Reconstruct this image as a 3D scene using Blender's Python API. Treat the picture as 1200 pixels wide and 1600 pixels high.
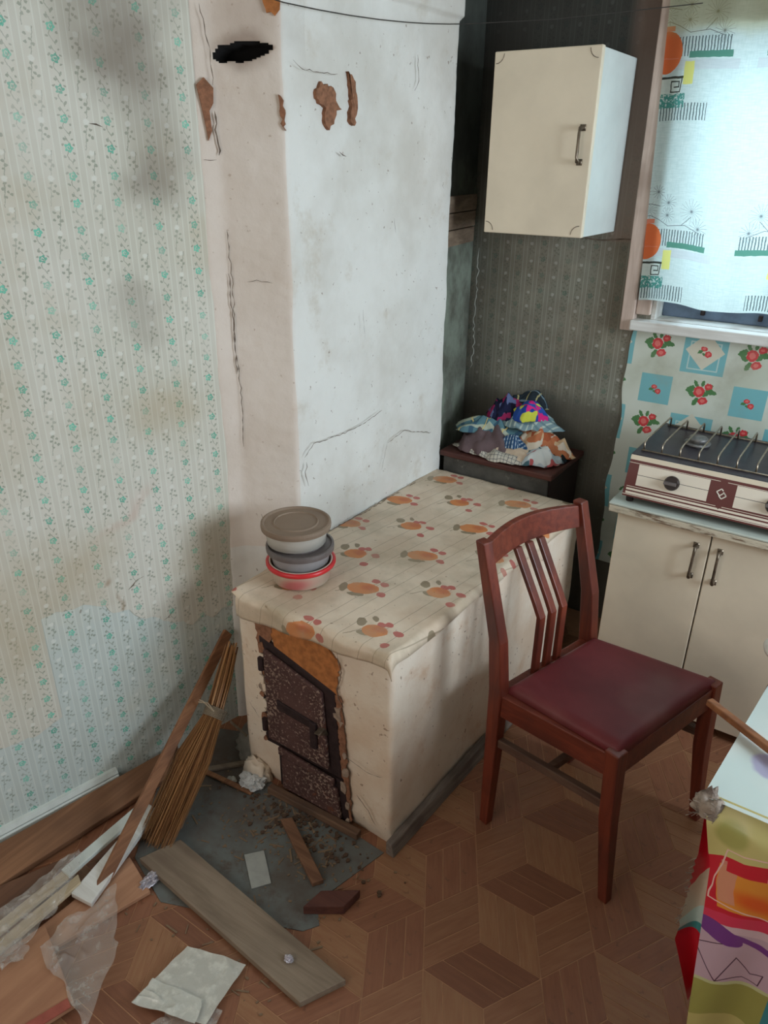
import bpy, bmesh, math, random
from mathutils import Vector, Matrix, noise as mnoise
random.seed(7)
SC = bpy.context.scene
for o in list(bpy.data.objects): bpy.data.objects.remove(o)
COL = SC.collection

# ------------------------------------------------------------------ camera
cam = bpy.data.cameras.new('camera'); camo = bpy.data.objects.new('camera', cam); COL.objects.link(camo)
cam.sensor_fit = 'VERTICAL'; cam.sensor_height = 24.0; cam.lens = 24.0*1157/1600; cam.clip_start = .02
def _n(v): return v.normalized()
_z = -_n(Vector((570-600, 3250-800, 1157))); _x = -_n(Vector((-1290-600, 230-800, 1157)))
_x = _n(_x-_x.dot(_z)*_z); _y = _z.cross(_x)
camo.matrix_world = Matrix(((_x[0], -_x[1], -_x[2], 0), (_y[0], -_y[1], -_y[2], 0), (_z[0], -_z[1], -_z[2], 1.6), (0, 0, 0, 1)))
SC.camera = camo

# ------------------------------------------------------------------ world, daylight, added fill, exposure
w = bpy.data.worlds.new('world'); SC.world = w; w.use_nodes = True
w.node_tree.nodes['Background'].inputs[0].default_value = (.72, .86, 1, 1)
w.node_tree.nodes['Background'].inputs[1].default_value = 1.6
def area(name, loc, target, sx, sy, power, color):
    l = bpy.data.lights.new(name, 'AREA'); l.shape = 'RECTANGLE'; l.size = sx; l.size_y = sy; l.energy = power; l.color = color
    o = bpy.data.objects.new(name, l); COL.objects.link(o); o.location = loc
    o.rotation_euler = (Vector(target)-Vector(loc)).to_track_quat('-Z', 'Y').to_euler(); return o
area('daylight_right_window', (1.68, 1.45, 1.55), (-1, 1.25, .9), .95, .95, 46, (.78, .90, 1))
area('warm_front_fill', (-1.0, -1.33, 1.55), (-.9, 1.3, .5), 1.3, 1.1, 10, (1, .78, .60))  # added warm fill behind the camera, stands in for sunlit floor bounce
area('daylight_back_window', (-.2, 2.85, 1.7), (-.2, 2, 1.4), 1.2, 1.1, 12, (.74, .93, 1))
SC.view_settings.view_transform = 'Standard'; SC.view_settings.look = 'None'; SC.view_settings.gamma = 1
SC.view_settings.exposure = 0.2; SC.view_settings.use_curve_mapping = False

# ------------------------------------------------------------------ material helpers
def s2l(c):
    c /= 255.
    return c/12.92 if c <= .04045 else ((c+.055)/1.055)**2.4
def C(r, g, b): return (s2l(r), s2l(g), s2l(b), 1)
class NB:
    def __init__(s, name, coord='Object'):
        s.mat = bpy.data.materials.new(name); s.mat.use_nodes = True; s.nt = s.mat.node_tree; s.N = s.nt.nodes
        s.b = s.N['Principled BSDF']; s.tc = s.N.new('ShaderNodeTexCoord'); s.vec = s.tc.outputs[coord]
    def link(s, a, sock):
        if hasattr(a, 'links'): s.nt.links.new(a, sock)
        else:
            try: sock.default_value = a
            except Exception: sock.default_value = (a, a, a) if len(sock.default_value) == 3 else (a, a, a, 1)
    def m(s, op, a, b=0, c=0, clamp=False):
        n = s.N.new('ShaderNodeMath'); n.operation = op; n.use_clamp = clamp
        s.link(a, n.inputs[0]); s.link(b, n.inputs[1]); s.link(c, n.inputs[2]); return n.outputs[0]
    def v(s, op, a, b=None, c=None):
        n = s.N.new('ShaderNodeVectorMath'); n.operation = op; s.link(a, n.inputs[0])
        if b is not None: s.link(b, n.inputs[1])
        if c is not None: s.link(c, n.inputs[2])
        return n.outputs['Value'] if op in ('LENGTH', 'DOT_PRODUCT') else n.outputs[0]
    def sep(s, v):
        n = s.N.new('ShaderNodeSeparateXYZ'); s.link(v, n.inputs[0]); return n.outputs
    def comb(s, x, y, z=0.0):
        n = s.N.new('ShaderNodeCombineXYZ'); s.link(x, n.inputs[0]); s.link(y, n.inputs[1]); s.link(z, n.inputs[2]); return n.outputs[0]
    def map(s, v, loc=(0, 0, 0), rot=0, sc=(1, 1, 1), t='TEXTURE'):
        n = s.N.new('ShaderNodeMapping'); n.vector_type = t; s.link(v, n.inputs[0]); n.inputs[1].default_value = loc
        n.inputs[2].default_value = (0, 0, rot); n.inputs[3].default_value = sc; return n.outputs[0]
    def mix(s, f, a, b, t='MIX'):
        n = s.N.new('ShaderNodeMix'); n.data_type = 'RGBA'; n.blend_type = t; s.link(f, n.inputs[0]); s.link(a, n.inputs[6]); s.link(b, n.inputs[7]); return n.outputs[2]
    def noise(s, scale, detail=3, rough=.55, v=None, dist=0.0, out=0):
        n = s.N.new('ShaderNodeTexNoise'); s.link(s.vec if v is None else v, n.inputs['Vector'])
        n.inputs['Scale'].default_value = scale; n.inputs['Detail'].default_value = detail; n.inputs['Roughness'].default_value = rough
        n.inputs['Distortion'].default_value = dist; return n.outputs[out]
    def step(s, f, lo, hi):
        n = s.N.new('ShaderNodeMapRange'); n.interpolation_type = 'SMOOTHSTEP'; s.link(f, n.inputs[0]); n.inputs[1].default_value = lo; n.inputs[2].default_value = hi
        return n.outputs[0]
    def ell(s, v, cx, cy, rx, ry, ang=0.0):
        return s.m('LESS_THAN', s.v('LENGTH', s.map(v, (cx, cy, 0), ang, (rx, ry, 1))), 1)
    def softell(s, v, cx, cy, rx, ry, ang=0.0, inner=.3):
        return s.m('SUBTRACT', 1, s.step(s.v('LENGTH', s.map(v, (cx, cy, 0), ang, (rx, ry, 1))), inner, 1))
    def box(s, v, cx, cy, hx, hy, ang=0.0):
        o = s.sep(s.v('ABSOLUTE', s.map(v, (cx, cy, 0), ang, (hx, hy, 1))))
        return s.m('LESS_THAN', s.m('MAXIMUM', o[0], o[1]), 1)
    def seg(s, v, x0, y0, x1, y1, w):
        return s.box(v, (x0+x1)/2, (y0+y1)/2, math.hypot(x1-x0, y1-y0)/2+w*.5, w/2, math.atan2(y1-y0, x1-x0))
    def ormask(s, ms):
        r = ms[0]
        for k in ms[1:]: r = s.m('MAXIMUM', r, k)
        return r
    def wrap(s, v, px, py, ox=0, oy=0):
        return s.v('WRAP', v, (ox+px/2, oy+py/2, 1), (ox-px/2, oy-py/2, -1))
    def flat(s, v):
        o = s.sep(v); return s.comb(o[0], o[1], 0.0)
    def warp(s, v, scale, amp):
        n = s.N.new('ShaderNodeTexNoise'); s.link(v, n.inputs['Vector']); n.inputs['Scale'].default_value = scale; n.inputs['Detail'].default_value = 2
        return s.flat(s.v('ADD', v, s.v('SCALE2', 0) if False else s.scale(s.v('SUBTRACT', n.outputs['Color'], (.5, .5, .5)), amp)))
    def scale(s, v, k):
        n = s.N.new('ShaderNodeVectorMath'); n.operation = 'SCALE'; s.link(v, n.inputs[0]); n.inputs['Scale'].default_value = k; return n.outputs[0]
    def bump(s, h, strength=.3, dist=.002):
        n = s.N.new('ShaderNodeBump'); n.inputs['Strength'].default_value = strength; n.inputs['Distance'].default_value = dist
        s.link(h, n.inputs['Height']); s.nt.links.new(n.outputs[0], s.b.inputs['Normal'])
    def out(s, color, rough=.7, metal=0, spec=.4, **k):
        s.link(color, s.b.inputs['Base Color']); s.link(rough, s.b.inputs['Roughness']); s.link(metal, s.b.inputs['Metallic'])
        s.link(spec, s.b.inputs['Specular IOR Level'])
        for a, b in k.items(): s.link(b, s.b.inputs[a.replace('_', ' ')])
        return s.mat
def plain(name, c, rough=.6, metal=0, var=.15, scale=30, bump=.15, spec=.4, **k):
    n = NB(name); f = n.noise(scale, 4); d = tuple(x*(1-var*2) for x in c[:3])+(1,)
    if bump: n.bump(n.noise(scale*4, 3), bump, .001)
    return n.out(n.mix(n.step(f, .3, .75), c, d), rough, metal, spec, **k)
def wood(name, c1, c2, axis=0, k=1.0, rough=.6, dirt=None, wear=None, spec=.35):
    n = NB(name); sc = [1., 1., 1.]; sc[axis] = .07
    v = n.map(n.vec, sc=tuple(sc), t='POINT'); f = n.noise(60*k, 5, .6, v, .6); g = n.noise(6*k, 3, .5)
    c = n.mix(n.step(f, .3, .7), c1, c2)
    if dirt: c = n.mix(n.m('MULTIPLY', n.step(g, .45, .7), .7), c, dirt)
    if wear: c = n.mix(n.step(n.noise(45*k, 4, .7), .62, .70), c, wear)
    n.bump(f, .25, .001); return n.out(c, rough, 0, spec)

# ------------------------------------------------------------------ mesh helpers
class MB:
    def __init__(s): s.v = []; s.f = []; s.uv = []; s.mi = []
    def face(s, idx, uv=None, mi=0): s.f.append(tuple(idx)); s.uv.append(uv); s.mi.append(mi)
    def hexa(s, c, uvs=True):       # 8 corners: bottom ring 0-3 ccw, top ring 4-7
        b = len(s.v); s.v += [Vector(p) for p in c]
        for q in ((3, 2, 1, 0), (4, 5, 6, 7), (0, 1, 5, 4), (1, 2, 6, 5), (2, 3, 7, 6), (3, 0, 4, 7)): s.face([b+i for i in q])
        return s
    def box(s, a, b):
        x0, y0, z0 = a; x1, y1, z1 = b
        return s.hexa([(x0, y0, z0), (x1, y0, z0), (x1, y1, z0), (x0, y1, z0), (x0, y0, z1), (x1, y0, z1), (x1, y1, z1), (x0, y1, z1)])
    def quadslab(s, q, t, n=None):  # four corners ccw, thickened by t against the normal
        q = [Vector(p) for p in q]; n = n or (q[1]-q[0]).cross(q[3]-q[0]).normalized()
        return s.hexa([p-n*t for p in q]+q)
    def beam(s, a, b, w, h, up=(0, 0, 1), w2=None, h2=None):
        a = Vector(a); b = Vector(b); d = (b-a).normalized(); sd = d.cross(Vector(up)).normalized(); u = sd.cross(d)
        w2 = w2 or w; h2 = h2 or h; c = []
        for p, ww, hh in ((a, w, h), (b, w2, h2)):
            c += [p-sd*ww/2-u*hh/2, p+sd*ww/2-u*hh/2, p+sd*ww/2+u*hh/2, p-sd*ww/2+u*hh/2]
        return s.hexa(c)
    def poly(s, pts, z0, z1):       # vertical prism from ccw outline
        b = len(s.v); n = len(pts); s.v += [Vector((p[0], p[1], z0)) for p in pts]+[Vector((p[0], p[1], z1)) for p in pts]
        s.face([b+i for i in range(n)][::-1]); s.face([b+n+i for i in range(n)])
        for i in range(n): j = (i+1) % n; s.face((b+i, b+j, b+n+j, b+n+i))
        return s
    def polyn(s, pts, t, nrm):      # planar outline in 3-D thickened
        b = len(s.v); n = len(pts); nrm = Vector(nrm).normalized(); pts = [Vector(p) for p in pts]
        s.v += [p-nrm*t for p in pts]+pts
        s.face([b+i for i in range(n)][::-1]); s.face([b+n+i for i in range(n)])
        for i in range(n): j = (i+1) % n; s.face((b+i, b+j, b+n+j, b+n+i))
        return s
    def tube(s, pts, r, k=8, closed=False):
        pts = [Vector(p) for p in pts]; n = len(pts); r = r if isinstance(r, (list, tuple)) else [r]*n; b = len(s.v)
        for i, p in enumerate(pts):
            d = (pts[min(i+1, n-1)]-pts[max(i-1, 0)]).normalized(); up = Vector((0, 0, 1)) if abs(d.z) < .9 else Vector((1, 0, 0))
            x = d.cross(up).normalized(); y = x.cross(d)
            for j in range(k): a = 2*math.pi*j/k; s.v.append(p+(x*math.cos(a)+y*math.sin(a))*r[i])
        for i in range(n-1):
            for j in range(k): j2 = (j+1) % k; s.face((b+i*k+j, b+i*k+j2, b+(i+1)*k+j2, b+(i+1)*k+j))
        s.face([b+j for j in range(k)][::-1]); s.face([b+(n-1)*k+j for j in range(k)]); return s
    def lathe(s, prof, c, k=48, cap=True):
        b = len(s.v); n = len(prof)
        for r, z in prof:
            for j in range(k): a = 2*math.pi*j/k; s.v.append(Vector((c[0]+r*math.cos(a), c[1]+r*math.sin(a), c[2]+z)))
        for i in range(n-1):
            for j in range(k): j2 = (j+1) % k; s.face((b+i*k+j, b+i*k+j2, b+(i+1)*k+j2, b+(i+1)*k+j))
        if cap: s.face([b+j for j in range(k)][::-1]); s.face([b+(n-1)*k+j for j in range(k)])
        return s
    def grid(s, f, nu, nv, uvf=None):
        b = len(s.v)
        for j in range(nv+1):
            for i in range(nu+1): s.v.append(Vector(f(i/nu, j/nv)))
        for j in range(nv):
            for i in range(nu):
                q = [(i, j), (i+1, j), (i+1, j+1), (i, j+1)]
                s.face([b+jj*(nu+1)+ii for ii, jj in q], [uvf(ii/nu, jj/nv) for ii, jj in q] if uvf else None)
        return s
    def rect(s, o, du, dv, u0, u1, v0, v1, t, nrm):   # wall slab in (u,v) with metric uv
        o = Vector(o); du = Vector(du); dv = Vector(dv); nrm = Vector(nrm); b = len(s.v)
        q = [(u0, v0), (u1, v0), (u1, v1), (u0, v1)]
        for k in (0, 1):
            for u, v in q: s.v.append(o+du*u+dv*v-nrm*t*(1-k))
        s.face([b+4, b+5, b+6, b+7], q); s.face([b+3, b+2, b+1, b])
        for i in range(4): j = (i+1) % 4; s.face((b+i, b+j, b+4+j, b+4+i))
        return s
    def build(s, name, mat, parent=None, bevel=0, smooth=False, solid=0, sub=0, origin=None):
        me = bpy.data.meshes.new(name)
        off = Vector((0, 0, 0))
        if parent is not None:
            p = parent
            while p is not None: off += p.location; p = p.parent
        if origin is not None: org = Vector(origin)
        else: org = Vector((0, 0, 0)) if parent is None else off
        me.from_pydata([tuple(v-org) for v in s.v], [], s.f)
        uvl = me.uv_layers.new(name='UVMap'); li = 0
        for fi, f in enumerate(s.f):
            for k in range(len(f)):
                if s.uv[fi]: uvl.data[li].uv = s.uv[fi][k]
                li += 1
        for m in (mat if isinstance(mat, (list, tuple)) else [mat]): me.materials.append(m)
        for p, mi in zip(me.polygons, s.mi): p.material_index = mi; p.use_smooth = smooth
        me.update()
        o = bpy.data.objects.new(name, me); COL.objects.link(o)
        if origin is not None: o.location = org-off if parent is not None else org
        if parent is not None: o.parent = parent
        if solid: m = o.modifiers.new('s', 'SOLIDIFY'); m.thickness = solid; m.offset = -1
        if sub: m = o.modifiers.new('u', 'SUBSURF'); m.levels = sub; m.render_levels = sub
        if bevel: m = o.modifiers.new('b', 'BEVEL'); m.width = bevel; m.segments = 2; m.limit_method = 'ANGLE'
        if smooth and bevel: pass
        return o
def thing(name, label, cat, loc=(0, 0, 0), group=None):
    o = bpy.data.objects.new(name, None); COL.objects.link(o); o.location = loc; o.empty_display_size = .05
    o['label'] = label; o['category'] = cat
    if group: o['group'] = group
    return o
def tag(o, label, cat, group=None):
    o['label'] = label; o['category'] = cat
    if group: o['group'] = group
    return o
def struct(o, label=None):
    o['kind'] = 'structure'
    if label: o['label'] = label
    return o
def nz(x, y, z, f=1., seed=0): return mnoise.noise(Vector((x*f+seed*7.3, y*f-seed*3.1, z*f+seed*1.7)))

# ================================================================== MATERIALS
def wallpaper(name, base, base2, soot, sootcol, teal=C(78, 168, 145), leaf=C(120, 130, 112), fade=.25, mul=1.0, yellow=C(188, 178, 156), stains=None):
    n = NB(name, 'UV'); v0 = n.flat(n.vec); o = n.sep(v0); P = .09; Q = .0521
    stripe = n.m('ABSOLUTE', n.m('WRAP', n.m('SUBTRACT', o[0], .3660), P/2, -P/2))
    c = n.mix(n.step(n.noise(2.2, 4, .6, v0), .35, .65), base, base2)
    c = n.mix(n.m('MULTIPLY', n.step(n.noise(3.1, 4, .6, n.map(v0, (3, 1, 0))), .48, .75), .7), c, yellow)
    band = n.ormask([n.m('LESS_THAN', n.m('ABSOLUTE', n.m('SUBTRACT', stripe, k)), .0012) for k in (.016, .030)])
    c = n.mix(n.m('MULTIPLY', band, .35), c, C(222, 226, 216))
    lane = n.m('LESS_THAN', n.m('ABSOLUTE', n.m('SUBTRACT', stripe, .023)), .006)
    c = n.mix(n.m('MULTIPLY', lane, .12), c, C(170, 170, 155))
    # teal rose stripe
    vv = n.wrap(v0, P, Q, .3660, .0)
    q = n.wrap(n.warp(v0, 160, .006), P, Q, .3660, 0)
    L = n.comb(n.m('SUBTRACT', n.sep(q)[0], .3660), n.sep(q)[1], 0.0); lo = n.sep(L)
    r = n.v('LENGTH', n.map(L, (.0, .004, 0)))
    ang = n.m('ARCTAN2', n.m('SUBTRACT', lo[1], .004), lo[0])
    rad = n.m('ADD', .0078, n.m('MULTIPLY', n.m('COSINE', n.m('MULTIPLY', ang, 5)), .0014))
    flower = n.m('MULTIPLY', n.m('LESS_THAN', r, rad), n.m('GREATER_THAN', n.m('ABSOLUTE', n.m('SUBTRACT', r, .0032)), .0008))
    vine = n.m('LESS_THAN', n.m('ABSOLUTE', n.m('SUBTRACT', lo[0], n.m('MULTIPLY', n.m('SINE', n.m('MULTIPLY', lo[1], 2*math.pi/Q*1.5)), .0045))), .0010)
    lv = n.ormask([n.ell(L, *a) for a in ((-.011, .010, .0032, .0020, .6), (.011, .009, .003, .002, -.6), (.010, -.006, .0028, .002, .5), (-.010, -.012, .0032, .0022, -.5), (.007, -.020, .0038, .0022, .9), (-.006, .0205, .0034, .0024, -.9), (.0095, .019, .0022, .0018, 0))])
    fademask = n.step(n.noise(9, 3, .6, v0), .28, .6)
    amt = n.m('ADD', fade, n.m('MULTIPLY', fademask, 1-fade))
    c = n.mix(n.m('MULTIPLY', n.m('MAXIMUM', vine, lv), n.m('MULTIPLY', amt, .62)), c, leaf)
    tl = n.mix(n.step(n.noise(14, 2, .5, v0), .4, .6), teal, tuple(min(1, x*1.45) for x in teal[:3])+(1,))
    c = n.mix(n.m('MULTIPLY', flower, n.m('MULTIPLY', amt, .85)), c, tl)
    # grey sprig stripe
    q2 = n.wrap(n.warp(v0, 170, .006), P, Q*2, .411, 0)
    L2 = n.comb(n.m('SUBTRACT', n.sep(q2)[0], .411), n.sep(q2)[1], 0.0)
    d = n.ormask([n.ell(L2, *a) for a in ((-.006, .040, .0035, .003, 0), (.002, .032, .0032, .003, .3), (-.007, .026, .003, .0028, 0), (.007, .024, .0038, .003, 0), (.001, .017, .0026, .0022, 0),
                     (-.002, -.008, .0036, .003, 0), (.006, -.014, .003, .0028, .3), (-.007, -.018, .0034, .0028, 0), (.002, -.024, .003, .0026, 0), (.008, -.028, .0036, .003, 0), (-.004, -.033, .0028, .0024, 0))])
    stem = n.m('MULTIPLY', n.m('LESS_THAN', n.m('ABSOLUTE', n.m('SUBTRACT', n.sep(L2)[0], n.m('MULTIPLY', n.sep(L2)[1], .18))), .0008), n.m('GREATER_THAN', n.m('ABSOLUTE', n.sep(L2)[1]), .006))
    c = n.mix(n.m('MULTIPLY', n.m('MAXIMUM', d, stem), n.m('MULTIPLY', amt, .62)), c, leaf)
    wf = n.ormask([n.softell(L2, -.001, .0, .0075, .007, 0, .6), n.softell(L2, .002, .048, .007, .007, 0, .6)])
    c = n.mix(n.m('MULTIPLY', wf, .5), c, C(224, 226, 218))
    st = None
    if stains:
        for cx, cy, rx, ry, a, sc_, colr in stains:
            wv = n.warp(v0, 7, .16)
            c = n.mix(n.m('MULTIPLY', n.softell(wv, cx, cy, rx, ry, a, .05), sc_), c, colr)
    if soot: c = soot(n, c, v0, o)
    n.bump(n.noise(3.5, 3, .5, v0), .5, .006)
    return n.out(c, .72, 0, .3)
BR = C(112, 98, 84); YB = C(172, 152, 118)
M_WP = wallpaper('yellowed_floral_wallpaper', C(210, 207, 196), C(198, 195, 181), None, None, fade=.35,
    stains=[(.60, 1.80, .17, .20, .2, .75, BR), (.64, 1.58, .12, .16, 0, .6, BR), (.35, 1.93, .55, .10, 0, .45, BR), (.56, 1.30, .10, .10, 0, .35, BR), (.60, 1.02, .14, .12, 0, .38, YB), (.66, .60, .16, .18, 0, .42, YB),
            (.33, .70, .18, .16, 0, .4, YB), (.20, 1.10, .13, .25, 0, .25, YB), (.13, .60, .12, .35, 0, .35, YB), (.4, .64, .02, .02, 0, .6, C(150, 120, 90)), (.40, .58, .015, .02, 0, .5, C(150, 120, 90)), (.46, .80, .14, .03, .6, .3, C(190, 140, 120))])
M_WP2 = wallpaper('pale_floral_wallpaper', C(196, 206, 202), C(190, 198, 192), None, None, fade=.5, yellow=C(204, 202, 186))
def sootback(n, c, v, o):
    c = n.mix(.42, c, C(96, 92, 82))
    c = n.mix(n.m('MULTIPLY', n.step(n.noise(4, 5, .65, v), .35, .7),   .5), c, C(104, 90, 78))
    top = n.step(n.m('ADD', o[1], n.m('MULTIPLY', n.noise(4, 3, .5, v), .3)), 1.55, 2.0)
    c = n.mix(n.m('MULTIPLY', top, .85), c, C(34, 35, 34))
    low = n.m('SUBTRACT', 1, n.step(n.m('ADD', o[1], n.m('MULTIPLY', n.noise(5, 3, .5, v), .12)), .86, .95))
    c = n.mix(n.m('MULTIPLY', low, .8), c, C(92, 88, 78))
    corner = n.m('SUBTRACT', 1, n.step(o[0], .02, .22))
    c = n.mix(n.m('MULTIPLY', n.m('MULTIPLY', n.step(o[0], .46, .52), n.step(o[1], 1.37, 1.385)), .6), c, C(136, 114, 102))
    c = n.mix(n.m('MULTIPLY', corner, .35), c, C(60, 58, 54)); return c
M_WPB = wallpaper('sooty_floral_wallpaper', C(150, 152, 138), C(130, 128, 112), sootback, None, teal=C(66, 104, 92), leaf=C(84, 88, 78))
def soot_stain(n, c, v, wv):
    return c
n = NB('whitewash_plaster'); n.vec = n.v('ADD', n.vec, (-.98, 1.65, 0))
pb = n.noise(3, 5, .6); fine = n.noise(40, 4, .6)
c = n.mix(n.step(pb, .35, .7), C(224, 222, 216), C(204, 199, 190))
c = n.mix(n.m('MULTIPLY', n.step(n.noise(7, 5, .7), .56, .75), .45), c, C(186, 172, 152))
c = n.mix(n.m('MULTIPLY', n.step(n.noise(70, 2, .5), .70, .76), .6), c, C(120, 96, 74))
# soot round the flue slot
oy0 = n.sep(n.vec); pv = n.warp(n.comb(n.sep(n.vec)[0], n.sep(n.vec)[2], 0.0), 14, .05)
M_soot = n.m('MULTIPLY', n.softell(pv, -1.322, 1.820, .080, .052, 0, .30), n.m('GREATER_THAN', oy0[0], -1.39))
oy = n.sep(n.vec)
frontm = n.m('LESS_THAN', oy[1], 1.50)
c = n.mix(n.m('MULTIPLY', n.m('MULTIPLY', M_soot, frontm), .97), c, C(24, 20, 18))
c = n.mix(n.m('MULTIPLY', n.m('MULTIPLY', n.softell(pv, -1.31, 1.87, .10, .13, 0, .0), frontm), .45), c, C(110, 88, 74))
# narrow front face: warm light from the front painted into the plaster colour
fm = n.m('MULTIPLY', n.m('LESS_THAN', oy[1], 1.425), n.m('GREATER_THAN', oy[2], .6))
c = n.mix(n.m('MULTIPLY', fm, .5), c, C(214, 194, 178))
n.bump(n.m('ADD', fine, n.m('MULTIPLY', pb, 3)), .35, .004)
M_PL = n.out(c, .9, 0, .2)
n = NB('stove_plaster'); n.vec = n.v('ADD', n.vec, (-.98, 1.65, 0))
pb = n.noise(4, 5, .6); oy = n.sep(n.vec)
c = n.mix(n.step(pb, .35, .7), C(228, 214, 196), C(214, 190, 166))
c = n.mix(n.m('MULTIPLY', n.step(n.noise(9, 5, .7), .54, .74), .5), c, C(200, 160, 126))
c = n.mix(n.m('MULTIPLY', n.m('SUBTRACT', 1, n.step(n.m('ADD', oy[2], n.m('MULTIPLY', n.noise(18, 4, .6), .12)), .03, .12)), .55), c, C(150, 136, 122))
c = n.mix(n.m('MULTIPLY', n.step(n.noise(60, 2, .5), .68, .74), .6), c, C(120, 86, 62))
n.bump(n.m('ADD', n.noise(50, 4, .6), n.m('MULTIPLY', pb, 3)), .4, .004)
M_ST = n.out(c, .9, 0, .2)
M_CLAY = plain('bare_clay', C(186, 118, 66), .95, var=.2, scale=60, bump=.6)
M_CLAYD = plain('brown_clay', C(150, 104, 78), .95, var=.22, scale=90, bump=.6)
M_CRACK = plain('crack_shadow', C(128, 112, 98), .95, var=.3, bump=0)
M_SOOTY = plain('soot', C(16, 14, 13), .95, var=.2, bump=.2)
n = NB('rusty_iron')
f = n.noise(26, 6, .7); g = n.noise(9, 4, .6)
c = n.mix(n.step(g, .35, .65), C(92, 66, 62), C(72, 50, 48))
c = n.mix(n.m('MULTIPLY', n.step(n.m('ADD', n.m('MULTIPLY', n.noise(110, 4, .7), .75), n.m('MULTIPLY', g, .3)), .545, .64), .62), c, C(190, 164, 146))
c = n.mix(n.step(f, .60, .72), c, C(120, 66, 40)); n.bump(f, .5, .002)
M_RUST = n.out(c, .8, .15, .3)
M_LIME = plain('lime_spatter', C(170, 148, 130), .95, var=.2, scale=80, bump=.8)
M_RUSTD = plain('dark_iron', C(60, 44, 44), .7, .3, .25, 40, .4)
M_CONC = plain('floor_grime', C(90, 84, 78), .9, var=.25, scale=12)
n = NB('zinc_sheet')
c = n.mix(n.step(n.noise(3.2, 5, .65), .35, .65), C(112, 118, 116), C(92, 82, 74))
c = n.mix(n.m('MULTIPLY', n.step(n.noise(9, 6, .75), .5, .68), .75), c, C(86, 66, 52))
n.bump(n.noise(12, 4), .3, .003); M_ZINC = n.out(c, .55, .25, .4)
def lino(name, c1, c2):
    n = NB(name); oi = n.N.new('ShaderNodeObjectInfo'); v = n.map(n.v('ADD', n.vec, n.comb(n.m('MULTIPLY', oi.outputs['Random'], 9), oi.outputs['Random'], 0.0)), sc=(.12, 1, 1), t='POINT')
    f = n.noise(110, 5, .6, v, .4); c = n.mix(n.step(f, .3, .7), c1, c2)
    c = n.mix(n.m('MULTIPLY', oi.outputs['Random'], .25), c, tuple(x*.72 for x in c2[:3])+(1,))
    c = n.mix(n.m('MULTIPLY', n.step(n.noise(25, 3, .6), .66, .74), .5), c, C(88, 62, 48))
    return n.out(c, .42, 0, .35)
M_LI = [lino('lino_mid', C(146, 103, 76), C(134, 91, 66)), lino('lino_light', C(154, 113, 82), C(142, 99, 71)), lino('lino_dark', C(132, 88, 65), C(120, 78, 58)), lino('lino_red', C(143, 97, 72), C(130, 85, 63))]
M_GROUT = plain('lino_print_line', C(180, 134, 100), .5, bump=0, var=.1)
M_CEIL = plain('ceiling_paint', C(214, 212, 205), .9); M_WALLP = plain('far_wall_paper', C(196, 194, 180), .9)
M_TRIM = plain('grey_white_plastic', C(206, 212, 206), .45, var=.06, bump=.05)
M_CAS = wood('old_pinkish_white_paint', C(206, 186, 174), C(186, 164, 150), 2, 1, .55, dirt=C(140, 118, 104))
M_SILL = wood('worn_white_paint', C(226, 226, 222), C(206, 204, 198), 0, 1, .5, dirt=C(150, 132, 116))
M_SASH = plain('blue_grey_sash', C(104, 118, 138), .6, var=.25, scale=14)
g = NB('window_glass'); M_GLASS = g.out((.9, .96, 1, 1), .05, 0, .5, Transmission_Weight=1.0, IOR=1.05)
M_CABY = plain('cream_enamel_door', C(228, 214, 190), .42, var=.07, scale=5, bump=.05)
M_CABW = plain('white_enamel', C(210, 216, 212), .4, var=.06, scale=8, bump=.05)
M_NICK = plain('tarnished_nickel', C(128, 114, 98), .38, .8, .25, 60, .2)
n = NB('chipped_worktop')
c = n.mix(n.step(n.noise(6, 4), .4, .7), C(196, 204, 194), C(182, 188, 176)); n.bump(n.noise(30, 3), .1)
M_WT = n.out(c, .35, 0, .5)
n = NB('chipped_edge'); c = n.mix(n.step(n.noise(30, 5, .7, n.map(n.vec, sc=(.25, 1, 1.8), t='POINT')), .50, .62), C(206, 196, 174), C(120, 98, 78)); n.bump(n.noise(60, 4), .6)
M_WE = n.out(c, .7)
M_GASD = plain('dark_enamel', C(58, 52, 60), .35, .1, .2, 20, .1); M_WIRE = plain('steel_wire', C(176, 160, 140), .35, .9, .2, 80, .1)
M_BLACKP = plain('black_bakelite', C(44, 32, 30), .35, bump=.05); M_BURN = plain('cast_aluminium', C(150, 148, 146), .5, .8, .25, 60, .3)
M_WHITE = plain('white_print', C(236, 228, 214), .5, bump=0, var=.03)
M_CHW = wood('red_brown_varnish', C(120, 54, 36), C(94, 38, 26), 2, 1, .36, dirt=C(70, 34, 28), spec=.5)
M_CHWX = wood('red_brown_varnish_rail', C(120, 54, 36), C(94, 38, 26), 0, 1, .36, dirt=C(70, 34, 28), spec=.5)
M_EDGE = wood('worn_stretcher_wood', C(100, 76, 62), C(78, 54, 44), 0, 1, .6)
n = NB('burgundy_leatherette'); c = n.mix(n.step(n.noise(5, 4), .35, .7), C(112, 42, 46), C(94, 32, 36))
c = n.mix(n.m('MULTIPLY', n.step(n.noise(4, 3, .5, n.map(n.vec, (.3, .2, 0))), .5, .8), .35), c, C(140, 108, 98)); n.bump(n.noise(240, 2), .15, .0006)
M_SEAT = n.out(c, .5, 0, .35)
M_NT = wood('dark_brown_lacquer', C(88, 50, 42), C(72, 38, 34), 0, 1, .5, dirt=C(56, 38, 34)); M_NTD = wood('dark_veneer', C(46, 30, 26), C(36, 24, 22), 2, 1, .55)
n = NB('grey_scuffed_panel'); c = n.mix(n.step(n.noise(5, 5, .65), .4, .65), C(92, 90, 84), C(64, 62, 58)); c = n.mix(n.step(n.noise(13, 5, .7), .6, .72), c, C(128, 126, 116)); M_NTG = n.out(c, .8)

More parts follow.
